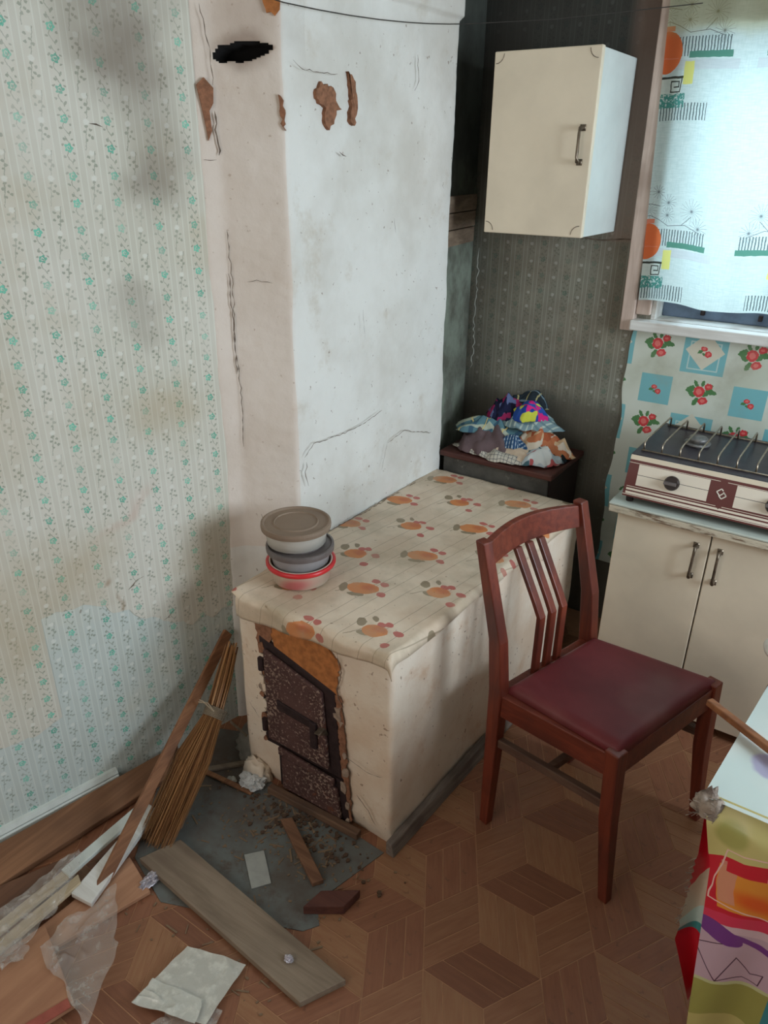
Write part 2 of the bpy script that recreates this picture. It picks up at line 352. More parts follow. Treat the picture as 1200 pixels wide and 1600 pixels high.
n = NB('stained_alcove_paint'); o = n.sep(n.vec); c = n.mix(n.step(n.noise(7, 5, .65), .35, .65), C(128, 136, 122), C(92, 92, 82))
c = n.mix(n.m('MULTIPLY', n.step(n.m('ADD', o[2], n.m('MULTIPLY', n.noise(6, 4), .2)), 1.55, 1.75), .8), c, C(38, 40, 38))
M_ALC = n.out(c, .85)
# ================================================================== ROOM SHELL
du = Vector((.2119, .9773, 0)); P1 = Vector((-1.568, .575, 0)); nl = Vector((du.y, -du.x, 0))
def onw(s, z, off=0.0): return P1+du*s+Vector((0, 0, z))+nl*off
fl = struct(MB().box((-2.3, -1.5, -.08), (1.8, 2.75, -.0012)).build('floor', M_GROUT))
# linoleum parquet print: rhombi of three strips each; each strip is a piece
a = .1478; h = a*math.sqrt(3)/2; O = Vector((-.575, 1.046, 0))
def lat(i, j): return O+Vector((a*(i+j*.5), h*j, 0))      # i along e0, j along e60
E0 = Vector((a, 0, 0)); E60 = Vector((a*.5, h, 0)); E120 = Vector((-a*.5, h, 0))
strip_mesh = {}
def strip_me(mi):
    if mi in strip_mesh: return strip_mesh[mi]
    g = .0013; p = [Vector((0, 0, 0)), E0, E0+E60/3, E60/3]; cc = sum(p, Vector())/4
    q = []
    for k in range(4):
        d1 = (p[(k+1) % 4]-p[k]).normalized(); d0 = (p[k]-p[k-1]).normalized(); n1 = Vector((-d1.y, d1.x, 0)); n0 = Vector((-d0.y, d0.x, 0))
        b = n1+n0; q.append(p[k]+b*(g/(1+n1.dot(n0))))
    m = MB().poly([(v.x, v.y) for v in q], -.0012, 0.0)
    o = m.build('plank', M_LI[mi]); me = o.data; bpy.data.objects.remove(o)
    m2 = MB().poly([(v.x, -v.y) for v in q][::-1], -.0012, 0.0); o = m2.build('plank', M_LI[mi]); me2 = o.data; bpy.data.objects.remove(o)
    strip_mesh[mi] = (me, me2); return strip_mesh[mi]
planks = []
def rhomb(p, A, B, mi):        # strips run along A, stacked along B
    ctr = p+(A+B)/2
    if not (-1.62 < ctr.x < .35 and .2 < ctr.y < 2.35): return
    ang = math.atan2(A.y, A.x); cr = A.cross(B).z
    for k in range(3):
        o_ = p+B*(k/3.)
        d = A.normalized().dot(B.normalized())
        pos, rot, mir = o_, ang, cr < 0
        if abs(d-.5) > .1:     # obtuse pair: start from the other end
            pos = o_+A; rot = ang+math.pi; mir = not (cr < 0)
        planks.append((pos, rot, mir, mi))
for cx in range(-4, 5):
    for r in range(-6, 8):
        base = O+Vector((4*a*cx, math.sqrt(3)*a*r, 0))   # B-type lattice point, T1 = sqrt3 a
        B = base
        # L34 (left of B line)
        rhomb(B-E0, E0, E120, 1); rhomb(B-E60-E0, E60, E0, 3)
        # column R1,R2
        rhomb(B, E120, E60, 3)                            # R1
        E = B-E120
        rhomb(E, E60, E120, 0)                            # R2
        G = B+E0
        rhomb(G, E120, E0, 1)                             # R3
        rhomb(E, E0, E60, 2)                              # R4
        K = G+E0
        rhomb(K, E60, E120, 0)                            # mirrored column
        rhomb(K-E120, E120, E60, 3)
def cdist(t):
    c = t[0]+Vector((.05*math.cos(t[1]), .05*math.sin(t[1]), 0)); return c
vis = []
camR = (_x, _y, _z)
def pix(p):
    q = Vector((p[0], p[1], p[2]-1.6)); c = _x*0
    c = Vector((_x[0]*q.x+_y[0]*q.y+_z[0]*q.z, _x[1]*q.x+_y[1]*q.y+_z[1]*q.z, _x[2]*q.x+_y[2]*q.y+_z[2]*q.z))
    return (600+1157*c.x/c.z, 800+1157*c.y/c.z, c.z) if c.z > .05 else (-999, -999, 9)
for t in planks:
    u, v_, z_ = pix(cdist(t)); vis.append((0 if (-40 < u < 1240 and 1100 < v_ < 1660) else 1, z_, t))
vis.sort(key=lambda k: (k[0], k[1]))
rest = MB()
for i, (_, z_, (pos, rot, mir, mi)) in enumerate(vis):
    me = strip_me(mi)[1 if mir else 0]
    if i < 290:
        o = bpy.data.objects.new('plank', me); COL.objects.link(o); o.parent = fl; o.location = pos; o.rotation_euler = (0, 0, rot)
    else:
        M = Matrix.Translation(pos) @ Matrix.Rotation(rot, 4, 'Z'); b = len(rest.v)
        rest.v += [M @ v.co for v in me.vertices]
        for p in me.polygons: rest.face([b+k for k in p.vertices], None, 0)
o = rest.build('outer_planks', M_LI[0], fl); o['kind'] = 'stuff'

wl = MB().rect(P1, du, (0, 0, 1), -2.3, .82, 0, 2.45, .1, nl).build('wall_left', M_WP2); struct(wl)
# upper wallpaper layer with its torn lower edge
edge = [(-2.2, .26), (-.2, .27), (.08, .285), (.15, .275), (.212, .30), (.208, .40), (.203, .50), (.2065, .592), (.25, .597), (.29, .588), (.316, .592), (.345, .572), (.37, .565), (.385, .535), (.43, .525), (.455, .490), (.50, .476), (.53, .445), (.575, .425), (.602, .402), (.64, .418), (.67, .398), (.70, .412), (.745, .41)]
pts2 = []
for i in range(len(edge)-1):
    (x0, y0), (x1, y1) = edge[i], edge[i+1]
    k = max(1, int(math.hypot(x1-x0, y1-y0)/.012)) if x0 > -.3 else 1
    for t in range(k):
        f = t/k; pts2.append((x0+(x1-x0)*f, y0+(y1-y0)*f+random.uniform(-.004, .004)))
pts2.append((.76, .41))
m = MB(); b = len(m.v)
for (s_, z_) in pts2: m.v += [onw(s_, z_, .0022), onw(s_, z_, .0002), onw(s_, 2.44, .0016)]
for i in range(len(pts2)-1):
    j = i+1; m.face((3*i, 3*j, 3*j+2, 3*i+2), [pts2[i], pts2[j], (pts2[j][0], 2.44), (pts2[i][0], 2.44)])
    m.face((3*i+1, 3*j+1, 3*j, 3*i), [pts2[i]]*4)
m.build('wallpaper_layer', M_WP, wl)['label'] = 'yellowed upper layer of floral wallpaper with a torn lower edge'
# small tears, nail holes and creases on the wall paper
def ribbon(pts, w, nrm, t=.0006, jit=.3, seed=1):
    rnd = random.Random(seed); m = MB(); P = [Vector(p) for p in pts]; fine = []
    for i in range(len(P)-1):
        k = max(1, int((P[i+1]-P[i]).length/.012))
        for q in range(k): fine.append(P[i].lerp(P[i+1], q/k))
    fine.append(P[-1]); nrm = Vector(nrm).normalized(); n_ = len(fine)
    L = []
    for i, p in enumerate(fine):
        d = (fine[min(i+1, n_-1)]-fine[max(i-1, 0)]).normalized(); sd = d.cross(nrm); p = p+sd*rnd.uniform(-1, 1)*w*jit*2.2
        ww = .62*w*(.2+.8*abs(math.sin(i*1.7+seed)))*(0.3 if i in (0, n_-1) else 1)*.5
        L.append((p+sd*ww+nrm*t, p-sd*ww+nrm*t))
    for i, (q, r) in enumerate(L): m.v += [q, r]
    for i in range(n_-1): m.face((2*i, 2*i+1, 2*i+3, 2*i+2))
    return m
tr = ribbon([onw(.435, .585), onw(.46, .605), onw(.48, .61)], .006, nl, .003, seed=3)
for a_, b_, w_ in (((.52, .455), (.56, .475), .004), ((.305, .572), (.312, .578), .012), ((.26, 1.35), (.27, 1.345), .004), ((.505, 1.665), (.535, 1.66), .005), ((.535, .27), (.545, .28), .004)):
    r_ = ribbon([onw(*a_), onw(*b_)], w_, nl, .003, seed=int(w_*1e4)); b = len(tr.v); tr.v += r_.v
    for f_ in r_.f: tr.face([b+k for k in f_])
tr.build('paper_tear', M_CRACK, wl)['label'] = 'small dark tears and nail holes in the wallpaper'

X0, X1, ZB, ZT = -.655, .26, 1.150, 1.935
m = MB()
for r_ in ((-1.32, X0, 0, 2.45), (X1, 1.72, 0, 2.45), (X0, X1, 0, ZB), (X0, X1, ZT, 2.45)):
    m.rect((0, 2.5, 0), (1, 0, 0), (0, 0, 1), r_[0], r_[1], r_[2], r_[3], .16, (0, -1, 0))
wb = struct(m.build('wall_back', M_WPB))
for f_, k in ((wb.data.uv_layers[0], 0),):
    for l in f_.data: l.uv = (l.uv[0]+1.32, l.uv[1])
m = MB(); m.grid(lambda u, v: (-.985+.25*u, 2.499-.0025*math.sin(v*3), 1.386+.004*math.sin(u*9)-.004*v), 12, 2); m.build('paper_seam', M_CRACK, wb)
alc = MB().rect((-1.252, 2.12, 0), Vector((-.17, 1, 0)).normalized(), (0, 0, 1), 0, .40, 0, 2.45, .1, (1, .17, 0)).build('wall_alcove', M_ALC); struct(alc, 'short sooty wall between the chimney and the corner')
for k in range(3):
    z0 = 1.352+k*.052
    m = MB(); d_ = Vector((-.17, 1, 0)).normalized(); n_ = Vector((1, .17, 0)).normalized()
    o_ = Vector((-1.252, 2.12, 0))
    m.hexa([o_+d_*s_+n_*t_+Vector((0, 0, z_)) for z_ in (z0, z0+.049) for s_, t_ in ((.02, 0), (.02, .012+.002*k), (.355, .012+.002*k), (.355, 0))][:8])
    m.build('board', wood('alcove_board%d' % k, C(150, 130, 110), C(120, 100, 84), 1, 1, .8, dirt=C(90, 74, 62)), alc, bevel=.002)
ribbon([(-1.283, 2.486, 1.33), (-1.284, 2.486, 1.2), (-1.288, 2.486, 1.12), (-1.283, 2.486, .98), (-1.285, 2.486, .9)], .007, (1, -1, 0), .003, .3, 5).build('paper_strip', plain('peeled_paper', C(150, 150, 140), .9), alc)

m = MB()
for r_ in ((-1.6, .85, 0, 2.45), (2.05, 3.0, 0, 2.45), (.85, 2.05, 0, .95), (.85, 2.05, 2.15, 2.45)):
    m.rect((1.6, 0, 0), (0, 1, 0), (0, 0, 1), r_[0], r_[1], r_[2], r_[3], .1, (-1, 0, 0))
struct(m.build('wall_right', M_WALLP))
m = MB()
for r_ in ((-2.3, -1.7, 0, 2.45), (-.3, 1.8, 0, 2.45), (-1.7, -.3, 0, .95), (-1.7, -.3, 2.1, 2.45)):
    m.rect((0, -1.25, 0), (1, 0, 0), (0, 0, 1), r_[0], r_[1], r_[2], r_[3], .1, (0, 1, 0))
struct(m.build('wall_front', M_WALLP))
struct(MB().box((-2.4, -1.5, 2.45), (1.8, 2.75, 2.55)).build('ceiling', M_CEIL))
for i, (nm, fr) in enumerate((('window_2', [((1.58, .85, .95), (1.64, .90, 2.15)), ((1.58, 2.0, .95), (1.64, 2.05, 2.15)), ((1.58, 1.42, .95), (1.64, 1.47, 2.15)), ((1.58, .85, .95), (1.64, 2.05, 1.0)), ((1.58, .85, 2.1), (1.64, 2.05, 2.15))]),
                              ('added_front_window', [((-1.7, -1.3, .95), (-1.65, -1.24, 2.1)), ((-.35, -1.3, .95), (-.3, -1.24, 2.1)), ((-1.02, -1.3, .95), (-.97, -1.24, 2.1)), ((-1.7, -1.3, .95), (-.3, -1.24, 1.0)), ((-1.7, -1.3, 2.05), (-.3, -1.24, 2.1))]))):  # front frame is unseen, added around the warm fill lamp
    m = MB()
    for p, q in fr: m.box(p, q)
    struct(m.build(nm, M_SILL, bevel=.004))

# grooved plastic skirting on the left wall
m = MB(); prof = [(0, 0), (.016, 0), (.016, .012), (.013, .015), (.017, .02), (.016, .031), (.012, .034), (.014, .040), (.008, .052), (0, .054)]
ss = [-2.2, .32]
for s_ in ss:
    for (o_, z_) in prof: m.v.append(onw(s_, z_, o_))
k_ = len(prof)
for i in range(k_-1): m.face((i, i+1, k_+i+1, k_+i))
m.face(range(k_)); m.face([k_+i for i in range(k_)][::-1])
struct(m.build('baseboard_left', M_TRIM))

# ------------------------------------------------------------------ back window
win = bpy.data.objects.new('window_1', None); COL.objects.link(win); win.location = (-.2, 2.5, ZB); struct(win)
m = MB(); m.hexa([(-.742, 2.468, 1.112), (-.700, 2.468, 1.112), (-.700, 2.505, 1.112), (-.742, 2.505, 1.112), (-.757, 2.468, 2.15), (-.715, 2.468, 2.15), (-.715, 2.505, 2.15), (-.757, 2.505, 2.15)]).build('casing', M_CAS, win, bevel=.003)
MB().box((-.70, 2.478, 1.165), (-.655, 2.50, 1.935)).build('casing', M_CAS, win, bevel=.003)
MB().box((-.72, 2.475, 1.935), (.35, 2.50, 2.03)).build('casing', M_CAS, win, bevel=.003)
MB().box((X1, 2.47, 1.112), (X1+.05, 2.50, 2.0)).build('casing', M_CAS, win, bevel=.003)
m = MB(); m.box((-.705, 2.446, 1.118), (.34, 2.50, 1.150)); m.box((X0, 2.5, 1.118), (X1, 2.66, 1.152)); m.build('window_sill', M_SILL, win, bevel=.004)
MB().box((X0, 2.5, 1.15), (X0+.012, 2.655, ZT)).build('jamb', M_SILL, win)
for (p, q) in (((X0+.012, 2.58, 1.152), (X1, 2.625, 1.20)), ((X0+.012, 2.58, 1.89), (X1, 2.62, 1.935)), ((X0+.012, 2.58, 1.2), (X0+.052, 2.62, 1.89)), ((-.22, 2.58, 1.2), (-.18, 2.62, 1.89)), ((X1-.04, 2.58, 1.2), (X1, 2.62, 1.89))):
    MB().box(p, q).build('sash_bar', M_SASH, win, bevel=.004)
MB().box((X0+.05, 2.598, 1.2), (X1-.04, 2.601, 1.89)).build('pane', M_GLASS, win)
for x_ in (-.52, -.35): MB().box((x_, 2.565, 1.168), (x_+.012, 2.582, 1.186)).build('latch', M_RUSTD, win, bevel=.002)

# oilcloth splash covering with rose squares
n = NB('rose_square_oilcloth', 'UV'); v0 = n.flat(n.vec)
t = n.wrap(v0, .286, .264); c = n.mix(n.step(n.noise(5, 3, .5, v0), .4, .7), C(206, 212, 200), C(190, 196, 180)); blue = C(118, 180, 186)
wc = n.warp(v0, 90, .002)
# row A rose at (0,0); big blue at (.143,0); row B small blue (.016,-.132) ; rose (.159,-.132)
def W(cx, cy): return n.v('SUBTRACT', n.wrap(n.v('SUBTRACT', v0, (cx, cy, 0)), .286, .264), (0, 0, 0))
a1 = W(.143, .0); c = n.mix(n.box(a1, 0, 0, .066, .062), c, blue); c = n.mix(n.m('MULTIPLY', n.m('SUBTRACT', n.box(a1, 0, -.006, .047, .045), n.box(a1, 0, -.006, .043, .041)), .8), c, C(196, 214, 208))
c = n.mix(n.box(a1, 0, .01, .042, .042, math.pi/4), c, C(208, 204, 186))
a2 = W(.012, -.132); c = n.mix(n.box(a2, 0, 0, .050, .048), c, blue)
red = C(206, 60, 66); green = C(74, 124, 74)
def rose(c, v, k, cx=0, cy=0, big=True):
    wv = n.warp(v, 120, .010*k)
    if big:
        lvs = [(-.033, .012, .016, .009, .5), (-.026, -.004, .013, .008, -.6), (.030, .010, .018, .009, -.2), (.022, .024, .013, .008, .7), (-.012, -.028, .015, .007, 1.2), (.012, .0, .012, .008, 0), (-.018, .030, .012, .006, 2.2), (.002, .034, .010, .005, 1.4)]
        fls = [(-.006, .006, .0165, .018, 0), (.020, .026, .012, .011, 0), (.010, -.022, .0155, .012, .2)]
        inn = [(-.006, .006, .009, .010, 0), (.020, .026, .005, .005, 0), (.010, -.022, .008, .006, .2)]
    else:
        lvs = [(-.014, -.003, .008, .005, .4), (.0, -.010, .008, .004, -.4), (-.005, .004, .006, .004, 0)]
        fls = [(-.004, .008, .010, .008, 0), (.011, -.008, .010, .010, 0)]; inn = [(-.004, .008, .005, .004, 0), (.011, -.008, .005, .005, 0)]
    c = n.mix(n.ormask([n.ell(wv, cx+x*k, cy+y*k, a_*k, b_*k, r_) for x, y, a_, b_, r_ in lvs]), c, green)
    c = n.mix(n.ormask([n.ell(wv, cx+x*k, cy+y*k, a_*k, b_*k, r_) for x, y, a_, b_, r_ in fls]), c, red)
    return n.mix(n.m('MULTIPLY', n.ormask([n.ell(wv, cx+x*k, cy+y*k, a_*k, b_*k, r_) for x, y, a_, b_, r_ in inn]), .6), c, C(232, 140, 130))
c = rose(c, W(0, .01), 1.0); c = rose(c, W(.155, -.125), 1.0); c = rose(c, a1, 1.0, 0, .01, False); c = rose(c, a2, .9, 0, .0, False)
c = n.mix(n.m('MULTIPLY', n.step(n.noise(6, 5, .6, v0), .5, .75), .4), c, C(150, 146, 128))
n.bump(n.noise(14, 3, .5, v0), .3, .004); M_OIL = n.out(c, .35, 0, .5)
def fo(u, v):
    x = -.702+1.3*u+(.006*math.sin(v*13)+.003*math.sin(v*31) if u == 0 else 0); z = .25+.868*v
    return (x-.012*(1-v)*(1-u), 2.4965-.0025*(1+nz(x, 0, z, 7)), z)
m = MB().grid(fo, 50, 34, lambda u, v: (-.702+1.3*u+.612, .25+.868*v-1.062)); tag(m.build('wall_oilcloth', M_OIL, smooth=True), 'pale oilcloth with roses and blue squares nailed below the window', 'wall covering')

# curtain
n = NB('printed_curtain', 'UV'); v0 = n.flat(n.vec); wv = n.warp(v0, 60, .004)
c = n.mix(n.step(n.noise(30, 4, .7, n.map(v0, sc=(1, .12, 1))), .3, .7), C(214, 226, 222), C(196, 212, 208))
c = n.mix(n.m('MULTIPLY', n.step(n.noise(30, 4, .7, n.map(v0, sc=(.12, 1, 1))), .45, .7), .5), c, C(188, 204, 198))
_o = n.sep(wv); T = n.comb(n.m('PINGPONG', n.m('ADD', _o[0], .0), .2225), n.m('WRAP', _o[1], .25, -.25), 0.0)   # mirrored repeat, origin at the orange ball
def hatch(v, cx, cy, hx, hy, p=.0085, w=.0032):
    return n.m('MULTIPLY', n.box(v, cx, cy, hx, hy), n.m('LESS_THAN', n.m('ABSOLUTE', n.m('WRAP', n.sep(v)[0], p/2, -p/2)), w/2))
grey = C(98, 112, 112)
c = n.mix(n.ormask([hatch(T, .095, .012, .078, .024), hatch(T, -.105, .010, .035, .022), hatch(T, .053, -.148, .075, .022), hatch(T, -.110, -.155, .04, .022)]), c, grey)
c = n.mix(n.m('MULTIPLY', n.box(T, -.03, -.006, .22, .042), .0), c, grey)
c = n.mix(n.m('MULTIPLY', n.box(T, .10, -.032, .10, .012), .5), c, C(196, 196, 200))
c = n.mix(n.ormask([n.box(T, .122, -.008, .058, .008), n.box(T, -.11, -.012, .035, .008)]), c, C(92, 142, 124))
c = n.mix(n.box(T, .068, -.052, .013, .028), c, C(226, 222, 130))
c = n.mix(n.m('MULTIPLY', n.box(T, -.01, -.086, .062, .026), .35), c, C(214, 210, 190))
c = n.mix(n.ell(T, 0, 0, .044, .052), c, C(222, 118, 72))
c = n.mix(n.ormask([n.seg(T, -.02, -.013, .034, -.016, .002), n.box(T, .008, .058, .009, .006)]), c, C(226, 140, 110))
c = n.mix(n.ormask([n.seg(T, -.05, -.062, .052, -.062, .006), n.seg(T, .052, -.062, .048, -.098, .003), n.seg(T, .044, -.072, .022, -.072, .003), n.seg(T, .022, -.072, .022, -.098, .003), n.seg(T, .022, -.098, .046, -.098, .003), n.seg(T, .044, -.072, .044, -.086, .003), n.seg(T, .044, -.086, .031, -.086, .003)]), c, C(70, 74, 66))
lf = n.m('MULTIPLY', n.box(T, .012, -.120, .052, .018), n.step(n.noise(130, 3, .6, v0), .40, .5))
c = n.mix(lf, c, C(84, 150, 138))
# pine sprays
def spray(T, cx, cy, r, k, ph=0.0):
    L = n.v('SUBTRACT', T, (cx, cy, 0)); o = n.sep(L); an = n.m('ARCTAN2', o[1], o[0]); rr = n.v('LENGTH', L)
    sp = n.m('ABSOLUTE', n.m('SINE', n.m('ADD', n.m('MULTIPLY', an, k), n.m('ADD', n.m('MULTIPLY', rr, 40), ph))))
    return n.m('MULTIPLY', n.m('LESS_THAN', n.m('MULTIPLY', sp, rr), .0030), n.m('LESS_THAN', rr, r))
_o = n.sep(v0); T2 = n.comb(n.m('PINGPONG', _o[0], .2225), n.m('WRAP', _o[1], .37, -.13), 0.0)
twig = [n.seg(T2, *q, .0018) for q in ((.0, .075, .03, .062), (.03, .062, .06, .045), (.06, .045, .11, .05), (.11, .05, .15, .035), (-.06, .10, -.02, .112), (-.02, .112, .03, .10), (.10, .05, .125, .075))]
c = n.mix(n.m('MULTIPLY', n.ormask(twig+[spray(T2, -.005, .09, .026, 8), spray(T2, .055, .075, .022, 7, 1), spray(T2, .055, .11, .024, 7, 2), spray(T2, .125, .09, .034, 9, .5), spray(T2, .15, .045, .028, 7, 1), spray(T2, .02, .14, .02, 6)]), .85), c, C(98, 104, 108))
c = n.mix(n.m('MULTIPLY', n.step(n.m('ADD', n.sep(v0)[1], n.m('MULTIPLY', n.noise(6, 3, .5, v0), .06)), .56, .60), .45), c, C(196, 186, 120))  # olive tint painted above the opening, where the curtain gets no backlight
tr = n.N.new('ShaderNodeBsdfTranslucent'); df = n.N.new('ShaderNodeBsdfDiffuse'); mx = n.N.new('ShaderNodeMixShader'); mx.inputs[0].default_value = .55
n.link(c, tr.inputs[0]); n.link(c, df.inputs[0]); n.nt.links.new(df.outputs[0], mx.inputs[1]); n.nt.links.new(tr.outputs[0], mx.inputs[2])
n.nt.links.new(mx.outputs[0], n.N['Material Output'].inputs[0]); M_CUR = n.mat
def fc(u, v):
    x = -.728+1.05*u+.0*v; zb = 1.212-.022*u+.006*math.sin(u*21); z = zb+(2.16-zb)*v
    x += (.024*(1-v)+.012)*(1-u)
    f = .006*math.sin(u*58+v*2)+.004*math.sin(u*23+1)
    return (x-.022*v*(1-u), 2.4585+f*(.4+.6*(1-v))*.8, z)
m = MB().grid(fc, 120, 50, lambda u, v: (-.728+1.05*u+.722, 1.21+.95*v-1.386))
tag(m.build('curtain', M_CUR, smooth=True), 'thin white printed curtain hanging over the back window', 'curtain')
cr = thing('curtain_rod', 'thin metal rod carrying the printed curtain at the window', 'curtain rod', (-.2, 2.46, 2.17))
MB().tube([(-.80, 2.458, 2.165), (.42, 2.458, 2.165)], .005).build('rod', M_NICK, cr); MB().box((-.79, 2.46, 2.158), (-.78, 2.5, 2.172)).build('bracket', M_NICK, cr); MB().box((.40, 2.46, 2.158), (.41, 2.5, 2.172)).build('bracket', M_NICK, cr)

# ================================================================== MASONRY STOVE
st = thing('masonry_stove', 'whitewashed brick stove with tall chimney and rusty iron doors', 'stove', (-.98, 1.65, 0))
def ringsolid(poly, z0, z1, step, rad, amp, off=None, cap=True, dz=.02):
    P = [Vector((p[0], p[1], 0)) for p in poly]; n_ = len(P); ring = []
    for i in range(n_):
        a_, b_, c_ = P[i-1], P[i], P[(i+1) % n_]
        r1 = min(rad, (a_-b_).length*.45, (c_-b_).length*.45); s0 = b_+(a_-b_).normalized()*r1; s1 = b_+(c_-b_).normalized()*r1
        for k in range(5): t = k/4; ring.append(s0*(1-t)**2+b_*2*t*(1-t)+s1*t*t)
        e = c_+(b_-c_).normalized()*min(rad, (b_-c_).length*.45); k = max(1, int((e-s1).length/step))
        for q in range(1, k): ring.append(s1.lerp(e, q/k))
    N = len(ring); nrm = []
    for i in range(N):
        d = ring[(i+1) % N]-ring[i-1]; nrm.append(Vector((d.y, -d.x, 0)).normalized())
    arc = [0]
    for i in range(N): arc.append(arc[-1]+(ring[(i+1) % N]-ring[i]).length)
    m = MB(); nzs = int((z1-z0)/dz)+1
    for k in range(nzs+1):
        z = z0+(z1-z0)*k/nzs
        for i in range(N):
            p = ring[i]+Vector((0, 0, z)); d = amp*(nz(p.x, p.y, z, 4, 1)+.5*nz(p.x, p.y, z, 11, 2)+.18*nz(p.x, p.y, z, 40, 3))
            q = p+nrm[i]*d
            if off: q = off(q, nrm[i], arc[i])
            m.v.append(q)
    for k in range(nzs):
        for i in range(N):
            j = (i+1) % N; m.face((k*N+i, k*N+j, (k+1)*N+j, (k+1)*N+i))
    if cap: m.face([nzs*N+i for i in range(N)])
    return m
def chim_off(q, nr, s):
    z = q.z
    if z > 1.965: q = q+nr*.014*min(1, (z-1.965)/.012)
    if nr.y < -.5 and z < 1.0 : q = q+Vector((.0, -.012*(1-z)/.4, 0))
    # the flue slot: pushed back into the mass
    if q.y < 1.44 and nr.y < -.3:
        x = q.x; e_ = (x+1.322)/.056; hh = .0165*max(0, 1-abs(e_)**5)+.005*nz(x, 0, 0, 45, 4)+.002*nz(x, 0, 3, 120, 4); mid_ = 1.815+.008*e_+.002*nz(x, 5, 0, 60, 4)
        if abs(e_) < 1 and abs(z-mid_) < hh: q = q+Vector((-.030, .060, 0))
    return q
m = ringsolid([(-1.53, 1.29), (-1.408, 1.312), (-1.380, 1.352), (-1.240, 1.424), (-1.236, 2.188), (-1.53, 2.188)], .0, 2.449, .009, .012, .006, chim_off, dz=.0034)
_f = Vector((.08, -.145, 0)).normalized(); _dep = [(-(v-Vector((-1.380, 1.352, v.z))).dot(_f) > .014 and -1.46 < v.x < -1.25 and v.y < 1.5 and 1.77 < v.z < 1.87) for v in m.v]
for i_, f_ in enumerate(m.f):
    if len(f_) == 4 and any(_dep[k_] for k_ in f_): m.mi[i_] = 1
m.build('chimney', [M_PL, M_SOOTY], st, smooth=True)
def blk_off(q, nr, s):
    if nr.x < -.5: q = q+Vector((.012*nz(q.y, q.z, 0, 22, 8)+(.02*(q.z/.58)), 0, 0))
    if q.z < .05 and nr.y < -.5 : q = q+Vector((0, .01*(1-q.z/.05), 0))
    return q
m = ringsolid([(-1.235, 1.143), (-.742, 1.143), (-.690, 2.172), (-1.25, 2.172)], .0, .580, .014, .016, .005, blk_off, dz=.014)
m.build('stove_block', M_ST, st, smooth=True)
# doors in the front face
def slabq(q, t, y=1.138): return MB().quadslab([(x, y, z) for x, z in q], t, Vector((0, -1, 0)))
slabq([(-1.150, .150), (-.888, .155), (-.905, .425), (-1.150, .500)], .03, 1.1345).build('door_frame', M_RUSTD, st, bevel=.003)
fd = slabq([(-1.128, .178), (-.922, .176), (-.938, .415), (-1.128, .470)], .012, 1.122).build('fire_door', M_RUST, st, bevel=.004)
slabq([(-1.085, .300), (-.960, .293), (-.962, .316), (-1.085, .330)], .006, 1.117).build('latch_bar', M_RUSTD, fd, bevel=.002)
MB().box((-.972, 1.112, .235), (-.952, 1.121, .318)).build('latch_plate', M_RUSTD, fd, bevel=.002)
m = MB(); m.hexa([(-.958, 1.128, .285), (-.925, 1.128, .285), (-.925, 1.135, .285), (-.958, 1.135, .285), (-.945, 1.098, .305), (-.930, 1.098, .305), (-.930, 1.125, .31), (-.945, 1.125, .31)]).build('latch_hook', M_NICK, fd, bevel=.002)
for z_ in (.22, .42):
    MB().tube([(-1.138, 1.125, z_-.018), (-1.138, 1.125, z_+.018)], .009, 10).build('hinge', M_RUSTD, fd)
slabq([(-1.105, .012), (-.862, .012), (-.880, .146), (-1.105, .148)], .03, 1.1350).build('ash_door_frame', M_RUSTD, st, bevel=.003)
ad = slabq([(-1.088, .018), (-.885, .022), (-.898, .118), (-1.088, .132)], .012, 1.124).build('ash_door', M_RUST, st, bevel=.004)
slabq([(-1.095, .138), (-.905, .128), (-.905, .150), (-1.095, .164)], .012, 1.120).build('door_lip', M_RUST, st, bevel=.004)
def blob(pts, nrm, t, name, mat, parent, jit=.004, seed=0, proj=None):
    rnd = random.Random(seed); P = [Vector(p) for p in pts]; out = []
    for i in range(len(P)):
        a_, b_ = P[i], P[(i+1) % len(P)]; k = max(1, int((b_-a_).length/.008))
        for q in range(k): out.append(a_.lerp(b_, q/k)+Vector([rnd.uniform(-jit, jit)*(0 if abs(nrm[c]) > .8 else 1) for c in range(3)]))
    cc = sum(out, Vector())/len(out); out = [p for p in out]
    m = MB().polyn(out, t, nrm)
    if (out[1]-out[0]).cross(out[len(out)//3]-out[0]).dot(Vector(nrm)) < 0: m.f = [f[::-1] for f in m.f]
    return m.build(name, mat, parent)
blob([(-1.118, 1.1365, .535), (-1.10, 1.1365, .480), (-.950, 1.1365, .428), (-.902, 1.1365, .420), (-.890, 1.1365, .52), (-.93, 1.1365, .555), (-1.03, 1.1365, .568)], (0, -1, 0), .004, 'bare_clay_patch', M_CLAY, st, .005, 1)
blob([(-1.165, 1.1355, .545), (-1.155, 1.1355, .47), (-1.115, 1.1355, .47), (-1.10, 1.1355, .55)], (0, -1, 0), .004, 'brown_gap', M_CLAYD, st, .005, 2)
blob([(-.905, 1.1362, .42), (-.888, 1.1362, .42), (-.876, 1.1362, .24), (-.862, 1.1362, .10), (-.858, 1.1362, .02), (-.872, 1.1362, .02), (-.888, 1.1362, .18)], (0, -1, 0), .004, 'bare_clay_patch', M_CLAYD, st, .004, 3)
for k, q in enumerate(([(-1.163, .33), (-1.135, .30), (-1.132, .36), (-1.15, .38)], [(-1.14, .23), (-1.10, .17), (-1.115, .27), (-1.135, .28)], [(-.91, .36), (-.885, .33), (-.885, .40)])):
    blob([(x, 1.133, z) for x, z in q], (0, -1, 0), .004, 'lime_crust', M_LIME, st, .006, 10+k)
